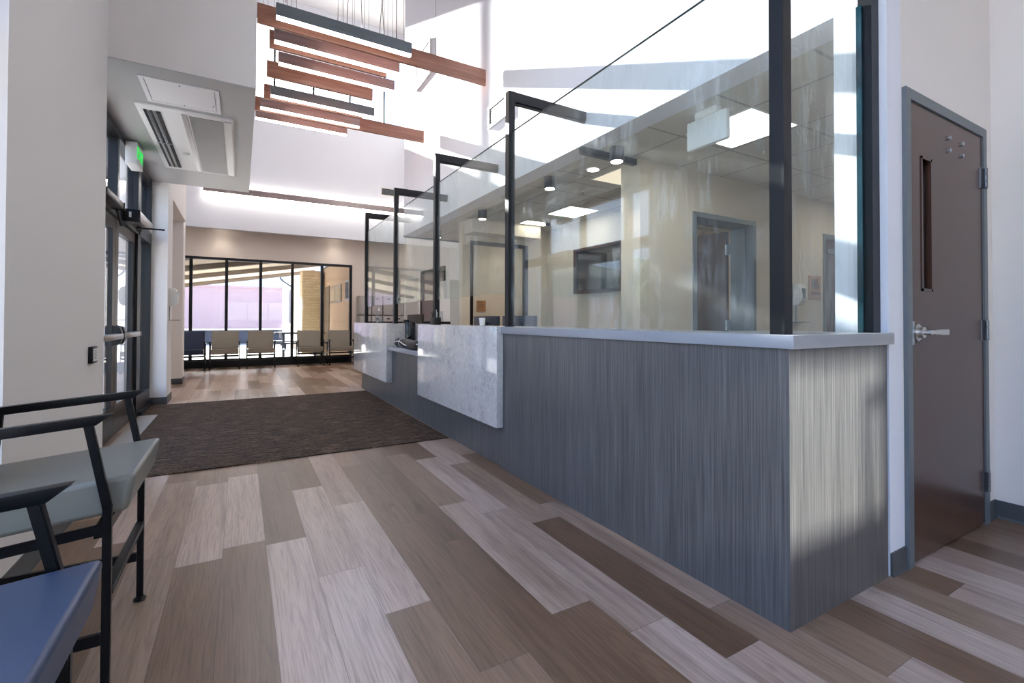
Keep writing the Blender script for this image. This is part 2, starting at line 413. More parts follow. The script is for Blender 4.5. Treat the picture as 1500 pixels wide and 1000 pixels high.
# back wall with window, soffit, clerestory wall
mb = MB(); mb.box(-1.95, -1.72, YB, YB + .2, 0, 3.5); mb.box(-1.72, 2.60, YB, YB + .2, 2.605, 3.5); mb.box(2.60, 4.1, YB, YB + .2, 0, 3.5)
struct('wall_back', mb, 'wall2')
struct('ceiling_back', B(-1.9, 4.0, 12.62, YB, 3.37, 3.5), 'ceil')
cw0, cw1, cz0, cz1 = -.35, 4.7, 6.05, 8.35
mb = MB(); mb.box(-1.95, 5.2, 12.58, 12.72, 3.20, cz0); mb.box(-1.95, 5.2, 12.58, 12.72, cz1, ZC); mb.box(-1.95, cw0, 12.58, 12.72, cz0, cz1); mb.box(cw1, 5.2, 12.58, 12.72, cz0, cz1)
struct('wall_clerestory', mb, 'cool_shade')
w = sroot('window_2', (2., 12.6, cz0))
mb = MB(); mb.box(cw0, cw1, 12.60, 12.68, cz0, cz0 + .05); mb.box(cw0, cw1, 12.60, 12.68, cz1 - .05, cz1)
ms = [cw0 + .025, .66, 1.53, 2.40, 3.277, 4.12, cw1 - .025]
for x in ms: mb.box(x - .025, x + .025, 12.60, 12.68, cz0 + .05, cz1 - .05)
struct('window_frame', mb, 'black', w)
for a, b in zip(ms, ms[1:]): struct('pane', B(a + .025, b - .025, 12.635, 12.645, cz0 + .05, cz1 - .05), 'glass', w)
# back storefront
w = sroot('window_3', (.4, YB, 0))
mx = [-1.69, -1.0, -.293, .426, 1.136, 1.842, 2.563]
mb = MB(); mb.box(-1.72, 2.595, YB + .0, YB + .10, 2.545, 2.605); mb.box(-1.72, 2.595, YB, YB + .10, 0, .20)
for x in mx: mb.box(x - .032, x + .032, YB, YB + .10, .20, 2.545)
struct('window_frame', mb, 'black', w)
for a, b in zip(mx, mx[1:]): struct('pane', B(a + .032, b - .032, YB + .045, YB + .057, .20, 2.545), 'tinted', w)

# high wall above reception, end jamb, rear closure
mb = MB(); mb.box(XH, XH + .2, 1.22, 8.30, ZR, ZC); mb.box(XH, 2.67, 1.0, 1.22, 0, ZC)
struct('wall_high', mb, 'cool_shade')
mb = MB(); mb.box(XH + .2, 9., 8.18, 8.30, ZR + .03, ZC); struct('wall_void', mb, 'wall')
struct('ceiling_reception', B(XH + .2, 9., 1.2, 8.30, ZR, ZR + .03), 'tile')
struct('trim_1', B(XH, 3.9, 8.29, 8.33, ZR - .025, ZR + .03), 'dframe')
# door wall right
dx0, dx1, dz = 2.675, 3.695, 2.235
mb = MB(); mb.box(2.67, dx0 + .01, 1.0, 1.2, 0, ZC); mb.box(dx1 - .01, 3.83, 1.0, 1.2, 0, ZC); mb.box(dx0 + .01, dx1 - .01, 1.0, 1.2, dz - .01, ZC)
struct('wall_door', mb, 'wall')
struct('wall_right', B(3.83, 3.98, -4.6, 1.2, 0, ZC), 'wall')
mb = MB(); mb.prism([(3.83, 0), (3.818, 0), (3.822, .012), (3.824, .102), (3.83, .102)], 'y', -4.6, 1.0); struct('baseboard_right', mb, 'base')
mb = MB(); mb.prism([(1.0, 0), (.985, 0), (.990, .012), (.993, .102), (1.0, .102)], 'x', 2.53, dx0); struct('baseboard_door', mb, 'base')
mb = MB(); mb.prism([(1.0, 0), (.985, 0), (.990, .012), (.993, .102), (1.0, .102)], 'x', dx1, 3.83); struct('baseboard_door', mb, 'base')
# rear wall behind the camera, unseen; openings added and sized for the light
mb = MB(); mb.box(-1.13, 3.98, -4.6, -4.4, 4.2, ZC); mb.box(-1.13, -.7, -4.6, -4.4, 0, 4.2); mb.box(3.5, 3.98, -4.6, -4.4, 0, 4.2); mb.box(-.7, 3.5, -4.6, -4.4, 0, 1.1)
mb.box(-.7, 3.5, -4.6, -4.4, 2.1, 2.72); mb.box(-.7, 3.5, -4.6, -4.4, 3.22, 4.2); mb.box(-.7, 1.30, -4.6, -4.4, 2.72, 3.22); mb.box(1.79, 3.5, -4.6, -4.4, 2.72, 3.22)
struct('wall_rear', mb, 'wall')
w = sroot('added_window_4', (1.4, -4.5, .3))
mb = MB()
for x in (-.7, .32, 1.37, 2.42, 3.44): mb.box(x, x + .06, -4.54, -4.46, 1.1, 2.1)
mb.box(1.69, 1.72, -4.54, -4.46, 2.72, 3.10); mb.box(1.72, 1.79, -4.54, -4.46, 3.07, 3.10)  # added bars that shape the light patch on the counter end
struct('window_frame', mb, 'black', w)
# reception inner walls
mb = MB(); T = .25; a0, a1, b0, b1 = 3.90, 4.92, 6.306, 7.33
mb.box(3.186, a0, 3.18, 3.18 + T, 0, ZR); mb.box(a1, b0, 3.18, 3.18 + T, 0, ZR); mb.box(b1, 9., 3.18, 3.18 + T, 0, ZR)
mb.box(a0, a1, 3.18, 3.18 + T, 2.23, ZR); mb.box(b0, b1, 3.18, 3.18 + T, 2.23, ZR)
struct('wall_corridor', mb, 'tan')
mb = MB(); mb.box(3.98, 9., 1.0, 1.2, 0, ZR); struct('wall_inner', mb, 'tan')
struct('wall_east', B(8.9, 9.0, 1.2, 8.3, 0, ZR), 'tan')
mb = MB(); mb.box(4.46, 4.60, 4.62, 6.6, 0, ZR); struct('wall_office', mb, 'tan')
mb = MB(); mb.box(4.6, 7.0, 5.2, 5.3, 0, ZR); mb.box(7.0, 7.1, 3.43, 5.3, 0, ZR); struct('wall_backroom', mb, 'tan')
mb = MB(); mb.box(2.917, 3.05, 6.6, 6.72, 0, ZR); mb.box(4.09, 4.46, 6.6, 6.72, 0, ZR); mb.box(3.05, 4.09, 6.6, 6.72, 2.36, ZR)
mb.box(4.46, 5.4, 6.6, 6.72, 0, ZR); struct('wall_mid', mb, 'tan')
mb = MB(); mb.box(2.95, 4.14, 6.30, 6.6, 2.44, ZR); struct('trim_2', mb, 'tan')
mb = MB(); mb.box(3.9, 5.4, 8.6, 8.72, 0, 3.4); mb.box(5.3, 5.4, 6.72, 8.6, 0, 3.0); struct('wall_far', mb, 'tan')
mb = MB(); mb.box(3.9, 4.02, 8.72, YB, 0, ZC); struct('wall_side', mb, 'wall')
w = sroot('window_5', (3.5, 6.66, 0))
mb = MB()
mb.box(3.05, 3.10, 6.59, 6.69, 0, 2.36); mb.box(4.04, 4.09, 6.59, 6.69, 0, 2.36); mb.box(3.10, 4.04, 6.59, 6.69, 2.31, 2.36)
struct('window_frame', mb, 'bronze', w)
struct('pane', B(3.10, 4.04, 6.63, 6.64, 0.0, 2.31), 'glass', w)

# ------------------------------------------------------------------ entrance storefront (doors)
XW = -1.03
w = sroot('window_6', (XW, 6.0, 0))
mb = MB()
ys = [4.26, 4.86, 6.82, 7.75]
mb.box(XW - .11, XW, 4.26, 7.80, 2.90, 2.97); mb.box(XW - .11, XW, 4.26, 7.80, 2.12, 2.26)
for y0, y1 in ((4.26, 4.31), (4.86, 4.93), (6.86, 7.02), (7.74, 7.80)): mb.box(XW - .11, XW, y0, y1, 0, 2.90)
mb.box(XW - .10, XW - .01, 5.86, 5.93, 2.26, 2.90)
mb.box(XW - .11, XW, 4.31, 4.86, 0, .24); mb.box(XW - .11, XW, 7.02, 7.74, 0, .24)
struct('window_frame', mb, 'bronze', w)
for y0, y1, z0, z1 in ((4.31, 4.86, .24, 2.12), (7.02, 7.74, .24, 2.12), (4.31, 5.86, 2.26, 2.9), (5.93, 6.86, 2.26, 2.9), (7.02, 7.74, 2.26, 2.9)):
    struct('pane', B(XW - .061, XW - .049, y0, y1, z0, z1), 'glass', w)
struct('sill', B(XW - .0, XW + .03, 7.02, 7.78, .0, .05), 'bronze', w)
def leaf(name, y0, y1, near):
    d = sroot(name, (XW, (y0 + y1) / 2, 0))
    mb = MB(); st = .115
    mb.box(XW - .075, XW - .025, y0, y0 + st, .01, 2.115); mb.box(XW - .075, XW - .025, y1 - st, y1, .01, 2.115)
    mb.box(XW - .075, XW - .025, y0 + st, y1 - st, .01, .30); mb.box(XW - .075, XW - .025, y0 + st, y1 - st, 2.0, 2.115)
    struct('door_frame', mb, 'bronze', d)
    struct('pane', B(XW - .056, XW - .044, y0 + st, y1 - st, .30, 2.0), 'glass', d)
    # panic bar
    mb = MB(); mb.box(XW - .02, XW + .055, y0 + .05, y1 - .05, .95, 1.0, bev=.006)
    pb = struct('panic_bar', mb, 'alu', d, True)
    cy = y1 - .07 if near else y0 + .07
    mb = MB(); mb.prism([(XW - .025, .88), (XW + .03, .90), (XW + .045, .94), (XW + .045, 1.02), (XW + .03, 1.06), (XW - .025, 1.08)], 'y', cy - .035, cy + .035)
    struct('latch_case', mb, 'black', pb, False)
    ye = y0 + .10 if near else y1 - .10
    struct('end_cap', B(XW - .022, XW + .058, ye - .035, ye + .035, .952, 1.003, bev=.004), 'black', pb, True)
    return d
leaf('door_1', 4.94, 5.885, True); leaf('door_2', 5.895, 6.85, False)
# door operators
t = thing('door_operator', (-.96, 6.45, 2.16), 'long dark door operator box with bronze cover over the far entrance door leaf', 'door operator')
B(-1.03, -.90, 6.08, 6.92, 2.14, 2.25, bev=.004).done('housing', 'alu', t)
B(-1.03, -.895, 6.06, 6.085, 2.13, 2.255, bev=.002).done('end_cap', 'black', t)
B(-.985, -.965, 6.055, 6.061, 2.17, 2.225).done('sticker', 'label', t)
MB().tube([(-.96, 6.45, 2.13), (-.95, 6.30, 2.085), (-.91, 6.15, 2.08), (-.70, 6.15, 2.08)], .009).done('arm', 'black', t)
MB().cyl((-.96, 6.45, 2.115), .022, .05).done('pivot', 'black', t)
t = thing('door_operator', (-.96, 5.4, 2.16), 'door closer and bracket over the near entrance door leaf, partly behind wall edge', 'door closer')
B(-1.03, -.95, 4.98, 5.62, 2.16, 2.22, bev=.004).done('housing', 'black', t)
B(-1.03, -.945, 5.62, 5.635, 2.155, 2.225).done('end_cap', 'black', t)
MB().bar((-.98, 5.5, 2.13), (-1.0, 5.80, 2.04), .02, .015).done('arm', 'black', t)
# exit sign at entrance
t = thing('exit_sign', (-.96, 6.2, 2.72), 'white exit sign with green letters mounted above the entrance doors', 'exit sign')
B(-1.03, -.93, 6.10, 6.42, 2.73, 2.955, bev=.008).done('housing', 'white', t)
textmesh('lettering', 'EXIT', .17, 'exitg', t, face_px(-.929, 6.26, 2.845))
B(-1.0, -.95, 6.22, 6.30, 2.955, ZS - .006).done('mounting_canopy', 'white', t)
# floor grille
tag(B(-.998, -.835, 4.75, 6.93, .009, .014).done('floor_grille', 'grille', None, False), 'pale metal grille strip set in floor along the entrance doors', 'floor grille')

# ------------------------------------------------------------------ soffit equipment
t = thing('access_panel', (-.42, 4.68, ZS), 'white square access panel in entrance soffit nearest its front edge', 'access panel')
z = ZS - .006
mb = MB(); 
for b in ((-.685, -.165, 4.44, 4.468), (-.685, -.165, 4.90, 4.93), (-.685, -.655, 4.468, 4.90), (-.195, -.165, 4.468, 4.90)): mb.box(b[0], b[1], b[2], b[3], z - .008, z)
mb.done('frame', 'ceil', t)
B(-.65, -.20, 4.473, 4.895, z - .006, z).done('hatch', 'ceil', t)
for p in ((-.43, 4.49), (-.43, 4.88), (-.215, 4.78)): MB().cyl((p[0], p[1], z - .008), .005, .004).done('screw', 'dframe', t)
t = thing('ceiling_cassette', (-.42, 5.95, ZS), 'ceiling air conditioner cassette with dark louvre slots and grey return mesh', 'air conditioner')
B(-.79, -.07, 5.0, 6.95, z - .018, z, bev=.004).done('panel', 'white', t)
mb = MB()
for x in (-.745, -.700, -.655): mb.box(x, x + .030, 5.10, 6.86, z - .021, z - .017)
mb.done('louvre_slots', 'darkslot', t)
mb = MB()
for x in (-.722, -.677): mb.box(x, x + .012, 5.10, 6.86, z - .026, z - .014)
mb.box(-.75, -.62, 5.97, 5.985, z - .027, z - .014)
mb.done('louvre_vane', 'alu', t)
B(-.415, -.155, 5.08, 6.88, z - .022, z - .016).done('return_mesh', 'mesh', t)
B(-.145, -.085, 5.06, 6.90, z - .024, z - .016).done('side_rail', 'alu', t)
B(-.47, -.43, 5.06, 6.90, z - .022, z - .016).done('side_rail', 'alu', t)
MB().cyl((-.53, 6.25, z - .022), .035, .014).done('sensor', 'alu', t)

# ------------------------------------------------------------------ reception counter
t = thing('reception_counter', (1.9, 4.5, 0), 'long reception counter of grey wood-grain laminate with pale quartz facing panels and white top', 'reception counter')
CX, CY = 1.754, 1.002
mb = MB(); mb.box(CX, 1.80, CY, 3.215, 0, 1.037); o = mb.done('front_panel', 'lam', t, False)
B(CX + .046, 2.515, CY, CY + .04, 0, 1.037).done('end_panel', 'lam', t, False)
mb = MB(); mb.box(CX + .018, 1.83, 3.215, 5.028, 0, 1.03); mb.box(CX + .018, 1.83, 5.028, 6.322, 0, .735); mb.box(CX + .018, 1.83, 6.322, 8.12, 0, 1.03); mb.box(1.83, 2.45, 8.08, 8.12, 0, 1.03)
mb.done('base_panel', 'lam', t, False)
mb = MB(); mb.prism([(1.735, .975), (2.523, .975), (2.523, 1.55), (2.15, 1.55), (2.15, 3.215), (1.735, 3.215)], 'z', 1.037, 1.087, bev=.002)
mb.done('countertop', 'counter', t)
def qpanel(x0, y0, y1, z0):
    mb = MB(); mb.box(x0, CX + .016, y0, y1, z0, 1.089, bev=.0015); o = mb.done('quartz_panel', 'quartz', t); return o
qpanel(1.700, 3.19, 5.05, .315); qpanel(1.690, 6.30, 8.38, .300)
B(CX + .017, 2.12, 3.219, 5.05, 1.04, 1.089, bev=.0015).done('quartz_top', 'quartz', t); B(CX + .017, 2.12, 6.30, 8.38, 1.04, 1.089, bev=.0015).done('quartz_top', 'quartz', t)
mb = MB(); mb.box(1.835, 2.12, 5.03, 5.05, .787, 1.04); mb.box(CX + .0165, 2.12, 6.30, 6.32, .736, 1.04); mb.box(2.10, 2.12, 5.05, 6.30, .787, 1.089)
mb.done('quartz_return', 'quartz', t)
mb = MB(); mb.box(1.700, 2.10, 5.055, 6.295, .738, .787, bev=.002); mb.done('transaction_shelf', 'counter', t)
mb = MB(); mb.box(2.121, 2.45, 3.3, 8.05, .72, .75); mb.done('worktop', 'counter', t)
B(1.83, 3.35, 8.10, 8.16, 1.03, 1.11).done('back_rail', 'black', t)

# ------------------------------------------------------------------ glass screen on counter
t = thing('glass_screen', (1.8, 4.5, 1.087), 'tall frameless glass security screen with black posts and top arms on reception counter', 'glass partition')
PX = 1.80
def post(y, last=False):
    mb = MB(); mb.box(PX - .027, PX + .027, y - .027, y + .027, 1.089, 2.905); mb.done('post', 'black', t, False)
for y in (3.17, 4.745, 6.26, 7.955): post(y)
mb = MB(); mb.box(PX, PX + .054, 1.046, 1.103, 1.087, 2.905); mb.done('post', 'black', t, False)
mb = MB(); mb.box(2.462, 2.528, 1.03, 1.085, 1.087, 2.905); mb.done('wall_channel', 'black', t, False)
for y in (3.17, 4.745, 6.26, 7.955):
    mb = MB(); mb.box(PX + .027, XH - .001, y - .025, y + .025, 2.83, 2.905); mb.box(PX + .027, XH - .001, y - .012, y + .012, 2.815, 2.83); mb.done('top_arm', 'black', t, False)
mb = MB(); mb.box(PX + .054, 2.462, 1.05, 1.10, 2.83, 2.905); mb.done('top_arm', 'black', t, False)
ZG = 2.585
for a, b, z0 in ((1.10, 3.143, 1.087), (3.197, 4.718, 1.352), (4.772, 6.233, 1.352), (6.287, 7.928, 1.352)):
    mb = MB(); mb.box(PX - .006, PX + .006, a, b, z0, ZG); mb.done('glass_pane', 'screen', t, False)
mb = MB(); mb.box(PX + .054, 2.462, 1.069, 1.081, 1.087, ZG); mb.done('glass_pane', 'screen', t, False)
mb = MB()
mb.box(2.447, 2.461, 1.064, 1.086, 1.087, ZG); 
for a, b in ((1.10, 3.143), (3.197, 4.718), (4.772, 6.233), (6.287, 7.928)): mb.box(PX - .0062, PX + .0062, a, b, ZG, ZG + .003)
mb.done('glass_edge', 'edge', t, False)

# ------------------------------------------------------------------ right door
d = sroot('door_3', (3.18, 1.0, 0))
fw = .05
mb = MB(); mb.box(dx0, dx0 + fw, .982, 1.2, 0, dz); mb.box(dx1 - fw, dx1, .982, 1.2, 0, dz); mb.box(dx0 + fw, dx1 - fw, .982, 1.2, dz - fw, dz)
struct('door_frame', mb, 'dframe', d)
L0, L1, Z1 = dx0 + fw + .003, dx1 - fw - .003, dz - fw - .004
v0, v1, vz0, vz1 = 2.845, 2.965, 1.286, 1.94
mb = MB(); y0, y1 = .990, 1.034
mb.box(L0, v0, y0, y1, .012, Z1); mb.box(v1, L1, y0, y1, .012, Z1); mb.box(v0, v1, y0, y1, .012, vz0); mb.box(v0, v1, y0, y1, vz1, Z1)
lf = struct('door_leaf', mb, 'door', d)
mb = MB()
for b in ((v0, v1, vz0, vz0 + .012), (v0, v1, vz1 - .012, vz1), (v0, v0 + .012, vz0, vz1), (v1 - .012, v1, vz0, vz1)): mb.box(b[0], b[1], .986, 1.0, b[2], b[3])
struct('lite_trim', mb, 'door', lf)
struct('pane', B(v0 + .01, v1 - .01, 1.008, 1.016, vz0, vz1), 'glass', lf)
mb = MB(); mb.cyl((2.775, .984, 1.087), .040, .014, 'y', 32); mb.cyl((2.775, .970, 1.087), .026, .03, 'y', 28); mb.cyl((2.775, .952, 1.087), .012, .05, 'y')
mb.box(2.765, 2.885, .925, .945, 1.078, 1.098, bev=.006)
mb.prism([(2.875, .925), (2.99, .932), (2.99, .945), (2.875, .947)], 'z', 1.074, 1.100, bev=.003)
struct('door_handle', mb, 'chrome', d, True)
struct('latch_plate', B(dx0 + fw - .006, dx0 + fw + .006, .978, .984, 1.03, 1.14), 'alu', d)
for x, zz in ((3.178, 2.09), (3.178, 2.025), (3.35, 2.09), (3.35, 2.027)):
    struct('bolt', MB().cyl((x, .986, zz), .011, .012, 'y', 16), 'alu', d, True)
for zz in (1.95, 1.09, .24):
    mb = MB(); mb.box(L1 - .035, L1 + .004, .984, .990, zz - .057, zz + .057); mb.box(L1 + .006, L1 + .04, .976, .982, zz - .057, zz + .057)
    for k in range(3): mb.cyl((L1 + .004, .974, zz - .037 + k * .037), .0085, .034, 'z', 16)
    struct('hinge', mb, 'steel', d, True)
# dark sheet added behind the door so the vision pane is dark
struct('dark_backing', B(2.72, 3.65, 1.10, 1.12, 0, 2.2), 'darkslot')

# ------------------------------------------------------------------ waiting chairs
def chair(label, seatmat, SH, AH, BH, W=.56, D=.46, group=None, glides=True):
    """faces +x, base at the middle of the front legs; hx runs backwards"""
    r = thing('waiting_chair', (0, 0, 0), label, 'chair', group)
    hw = W / 2; LW = .022
    lean = .05
    for sg in (-1, 1):
        y = sg * hw
        mb = MB(); mb.bar((0, y, .012), (0, y, SH - .08), LW, LW, .003)
        mb.bar((0, y, SH - .09), (-lean, y, AH - .012), LW, LW, .003)
        lg = mb.done('front_leg', 'tubing', r)
        MB().lathe((0, y, 0), [(.020, 0), (.022, .006), (.014, .012), (.010, .02)], 16).done('glide', 'tubing', lg)
        mb = MB(); mb.bar((-D, y, .012), (-D, y, SH - .10), LW, LW, .003); mb.bar((-D, y, SH - .11), (-D + .02, y, AH - .05), LW, LW, .003)
        lg = mb.done('rear_leg', 'tubing', r)
        MB().lathe((-D, y, 0), [(.020, 0), (.022, .006), (.014, .012), (.010, .02)], 16).done('glide', 'tubing', lg)
        # arm: tapering wedge end at the front, rising slightly to the front
        k = .08; L = D + .02
        pts = [(-L, AH - k * L), (.012, AH + .002), (-.028, AH - .030), (-L, AH - .030 - k * L)]
        MB().prism(pts, 'y', y - .016, y + .016, bev=.003).done('armrest', 'tubing', r)
        MB().bar((-.012, y, .175), (-D + .012, y, .175), .014, .034).done('side_rail', 'tubing', r)
        MB().bar((-.012, y, SH - .150), (-D + .012, y, SH - .150 - .04), .014, .028).done('upper_rail', 'tubing', r)
    MB().bar((0, -hw + .015, .31 if SH > .6 else .2), (0, hw - .015, .31 if SH > .6 else .2), .022, .022, .002).done('front_rail', 'tubing', r)
    MB().bar((-.02, -hw + .015, SH - .165), (-.02, hw - .015, SH - .165), .03, .035).done('seat_rail', 'tubing', r)
    MB().bar((-D, -hw + .015, SH - .19), (-D, hw - .015, SH - .19), .03, .035).done('seat_rail', 'tubing', r)
    k = .09; fr = .065; hs = hw - .016
    pts = [(fr, SH), (.045, SH - .112), (-D + .02, SH - .112 - k * (D + .02)), (-D + .0, SH - k * (D + fr))]
    mb = MB(); mb.prism(pts, 'y', -hs, hs)
    bmesh.ops.subdivide_edges(mb.bm, edges=mb.bm.edges[:], cuts=3, use_grid_fill=True)
    mb2 = mb.done('seat', seatmat, r)
    sb = mb2.modifiers.new('bev', 'BEVEL'); sb.width = .014; sb.segments = 3; sb.limit_method = 'ANGLE'; sb.angle_limit = .6
    hip = SH > .6
    bx = -D + (-.005 if hip else .03); BT = .03 if hip else .115
    pts = [(bx, SH - .02), (bx - (.008 if hip else .055), BH), (bx - BT, BH - .005), (bx - (.028 if hip else .07), SH - .03)]
    bk = MB().prism(pts, 'y', -hs, hs).done('backrest', seatmat, r)
    sb = bk.modifiers.new('bev', 'BEVEL'); sb.width = .016; sb.segments = 3; sb.limit_method = 'ANGLE'
    for sg in (-1, 1): MB().bar((-D, sg * (hw - .05), SH - .2), (bx - BT + .01, sg * (hw - .05), BH - .12), .014, .014).done('back_bracket', 'tubing', r)
    return r
c = chair('grey vinyl hip chair with black arms against the left wall, nearest the entrance', 'grey', .655, .850, 1.13, .57, .435, None)
c.location = (-.345, 2.150, 0)
c = chair('navy blue vinyl chair with black arms in the lower left corner', 'navy', .655, .808, 1.10, .57, .435, None)
c.location = (-.300, .990, 0)
GB = 'waiting chairs in front of the back windows'
lab = ['dark blue chair by the back windows, leftmost of its row', 'taupe chair by the back windows, next to the dark blue one', 'taupe chair by the back windows, third from left, beside a wide gap',
       'taupe chair by the back windows, fourth from left, before the brick pier', 'taupe chair by the back windows, rightmost of its row nearest the counter']
proto = None
for i, cx in enumerate((-.975, -.30, .43, 1.51, 2.23)):
    if i == 0: c = chair(lab[0], 'navy2', .475, .635, .87, .58, .42, GB)
    elif i == 1: proto = c = chair(lab[1], 'taupe', .475, .635, .87, .58, .42, GB)
    else: c = copy_tree(proto); c['label'] = lab[i]
    c.rotation_euler = (0, 0, -PI / 2); c.location = (cx, 12.50, 0)

# ------------------------------------------------------------------ pendants
ZB = 3.90
def cables(t, xs, y, ztop=ZC, r=.0018):
    for x in xs: MB().tube([(x, y, ZB + .17), (x, y, ztop)], r, 6).done('cable', 'tubing', t)
PB = 'walnut boards hung above the lobby'
for x0, x1, y, lb in ((.11, 2.483, 4.95, 'long walnut board hanging in the lobby, frontmost of the boards'), (.23, 1.42, 5.35, 'short walnut board hanging directly behind the frontmost long board'),
                      (.235, 1.42, 6.0, 'short walnut board in the middle of the hanging cluster, most exposed of the short ones'), (.23, 1.425, 6.62, 'short walnut board low in the hanging cluster before the rearmost long board'),
                      (.11, 2.462, 7.05, 'long walnut board hanging in the lobby, rearmost of the boards')):
    t = thing('hanging_board', ((x0 + x1) / 2, y, ZB), lb, 'hanging board', PB)
    B(x0, x1, y, y + .035, ZB, ZB + .185, bev=.006).done('board', 'walnut', t)
    cables(t, (x0 + .25, x1 - (.62 if x1 > 2 else .25)), y + .018)
LB = 'linear pendant lights above the lobby'
for x0, x1, y, m, lb in ((.258, 1.53, 4.78, 'dframe', 'charcoal linear pendant light, frontmost of the hanging cluster'), (.268, 1.53, 5.21, 'walnut2', 'greyed wood linear pendant, second from the front of the cluster'),
                      (.333, 1.595, 5.645, 'walnut2', 'greyed wood linear pendant, third from the front of the cluster'), (.30, 1.565, 6.51, 'dframe', 'charcoal linear pendant light, fourth from the front of the cluster'),
                      (.20, 1.465, 6.95, 'walnut2', 'greyed wood linear pendant, second from the back of the cluster'), (.155, 1.363, 7.345, 'walnut2', 'greyed wood linear pendant, rearmost and lowest in view of the cluster')):
    t = thing('linear_pendant', ((x0 + x1) / 2, y, ZB), lb, 'pendant light', LB)
    bd = B(x0, x1, y - .0, y + .055, ZB + .018, ZB + .135, bev=.002).done('body', m, t)
    B(x0 + .004, x1 - .004, y + .004, y + .051, ZB, ZB + .0175).done('diffuser', 'lamp', t)
    cables(t, (x0 + .08, x1 - .08), y + .027)
    xc = x1 - .16
    pts = [(xc + .03 * math.sin(i * 1.3 + y * 3) * (1 if 0 < i < 9 else .2), y + .03, ZB + .135 + i * (ZC - ZB - .135) / 9) for i in range(10)]
    MB().tube(pts, .0045, 6).done('power_cord', 'tubing', t)

# wall light bar
t = thing('linear_wall_light', (1.9, 12.5, 3.9), 'long dark linear light bar glowing on the high back wall', 'wall light')
B(-.74, 4.4, 12.44, 12.50, 3.99, 4.13).done('body', 'walnut2', t)
B(-.735, 4.395, 12.445, 12.575, 3.968, 3.988).done('diffuser', 'lamp', t)
B(-.735, 4.395, 12.505, 12.57, 4.132, 4.145).done('uplight', 'lamp', t)
for x in (-.5, 1.2, 2.9, 4.2): B(x, x + .05, 12.5, 12.58, 4.03, 4.10).done('bracket', 'dframe', t)

# registers
def register(lb, x, y0, y1, z0, z1, axis='x', dark='dframe'):
    t = thing('air_register', ((x if axis == 'x' else (y0 + y1) / 2), ((y0 + y1) / 2 if axis == 'x' else x), z0), lb, 'air register', 'air registers on the high walls')
    def bx(mb, a, b, c, d, e, f):
        if axis == 'x': mb.box(x - b, x - a, c, d, e, f)
        else: mb.box(c, d, x - b, x - a, e, f)
    mb = MB(); bx(mb, 0, .03, y0, y1, z0, z0 + .03); bx(mb, 0, .03, y0, y1, z1 - .03, z1); bx(mb, 0, .03, y0, y0 + .03, z0 + .03, z1 - .03); bx(mb, 0, .03, y1 - .03, y1, z0 + .03, z1 - .03)
    mb.done('frame', 'white', t)
    mb = MB(); bx(mb, 0, .004, y0 + .03, y1 - .03, z0 + .03, z1 - .03); mb.done('backing', 'darkslot', t)
    mb = MB(); n = int((z1 - z0 - .06) / .022)
    for k in range(n): bx(mb, .006, .024, y0 + .03, y1 - .03, z0 + .034 + k * .022, z0 + .044 + k * .022)
    mb.done('blades', 'dframe', t)
register('white louvred register on the sunlit high wall beside the glass post', XH, 4.50, 4.93, 3.38, 3.63)
register('tall white register high on the sunlit wall behind the front walnut board', XH, 6.93, 7.62, 4.95, 5.50)
register('small register on the far wall above the light bar, beside a glass screen post', 12.578, 3.19, 3.72, 4.43, 4.66, 'y')

# ------------------------------------------------------------------ back-room downlights, reception lights
def recessed(x, y, z, lb, g='recessed downlights'):
    t = thing('recessed_downlight', (x, y, z), lb, 'downlight', g)
    MB().cyl((x, y, z - .003), .075, .006).done('trim_ring', 'white', t); MB().cyl((x, y, z - .0075), .055, .003).done('lens', 'down', t)
for x, lb in ((-.40, 'recessed downlight above the back windows, left one'), (2.12, 'recessed downlight above the back windows, right one')): recessed(x, 12.92, 3.37, lb)
recessed(3.03, 3.66, ZR, 'recessed round light in reception ceiling left of the cylinder light')
def cylight(x, y, lb, zt=ZR):
    t = thing('cylinder_downlight', (x, y, zt), lb, 'ceiling light', 'dark cylinder lights on the reception ceiling')
    MB().cyl((x, y, zt - .06), .062, .12).done('body', 'bronze', t); MB().cyl((x, y, zt - .122), .050, .004).done('lens', 'down', t)
for x, y, lb in ((2.81, 4.10, 'dark cylinder ceiling light behind glass beside the second post'), (2.83, 3.10, 'dark cylinder ceiling light nearest the corridor wall end'),
                 (2.86, 5.80, 'dark cylinder ceiling light between the second and third posts'), (2.86, 7.5, 'dark cylinder ceiling light furthest along the reception opening')): cylight(x, y, lb)
def troffer(x0, x1, y0, y1, lb, m='troffer'):
    t = thing('ceiling_troffer', ((x0 + x1) / 2, (y0 + y1) / 2, ZR), lb, 'ceiling light', 'square panel lights in the reception ceiling')
    mb = MB(); e = .012
    mb.box(x0, x1, y0, y0 + e, ZR - .006, ZR); mb.box(x0, x1, y1 - e, y1, ZR - .006, ZR); mb.box(x0, x0 + e, y0 + e, y1 - e, ZR - .006, ZR); mb.box(x1 - e, x1, y0 + e, y1 - e, ZR - .006, ZR)
    mb.done('frame', 'white', t); B(x0 + e, x1 - e, y0 + e, y1 - e, ZR - .004, ZR - .001).done('diffuser', m, t)
troffer(3.10, 3.69, 2.02, 2.60, 'bright square ceiling panel light beside the hanging white sign')
troffer(3.74, 4.23, 4.98, 5.53, 'bright square ceiling panel light above the framed screen')
troffer(3.22, 3.66, 3.45, 3.93, 'dim cream square ceiling panel by the corridor wall end', 'dim')
troffer(3.72, 4.18, 6.02, 6.27, 'bright ceiling panel light furthest back in the reception office')
troffer(6.0, 6.6, 2.02, 2.60, 'bright ceiling panel light deep in the corridor')
troffer(5.2, 5.8, 4.2, 4.8, 'bright ceiling panel light in the room behind the open door')
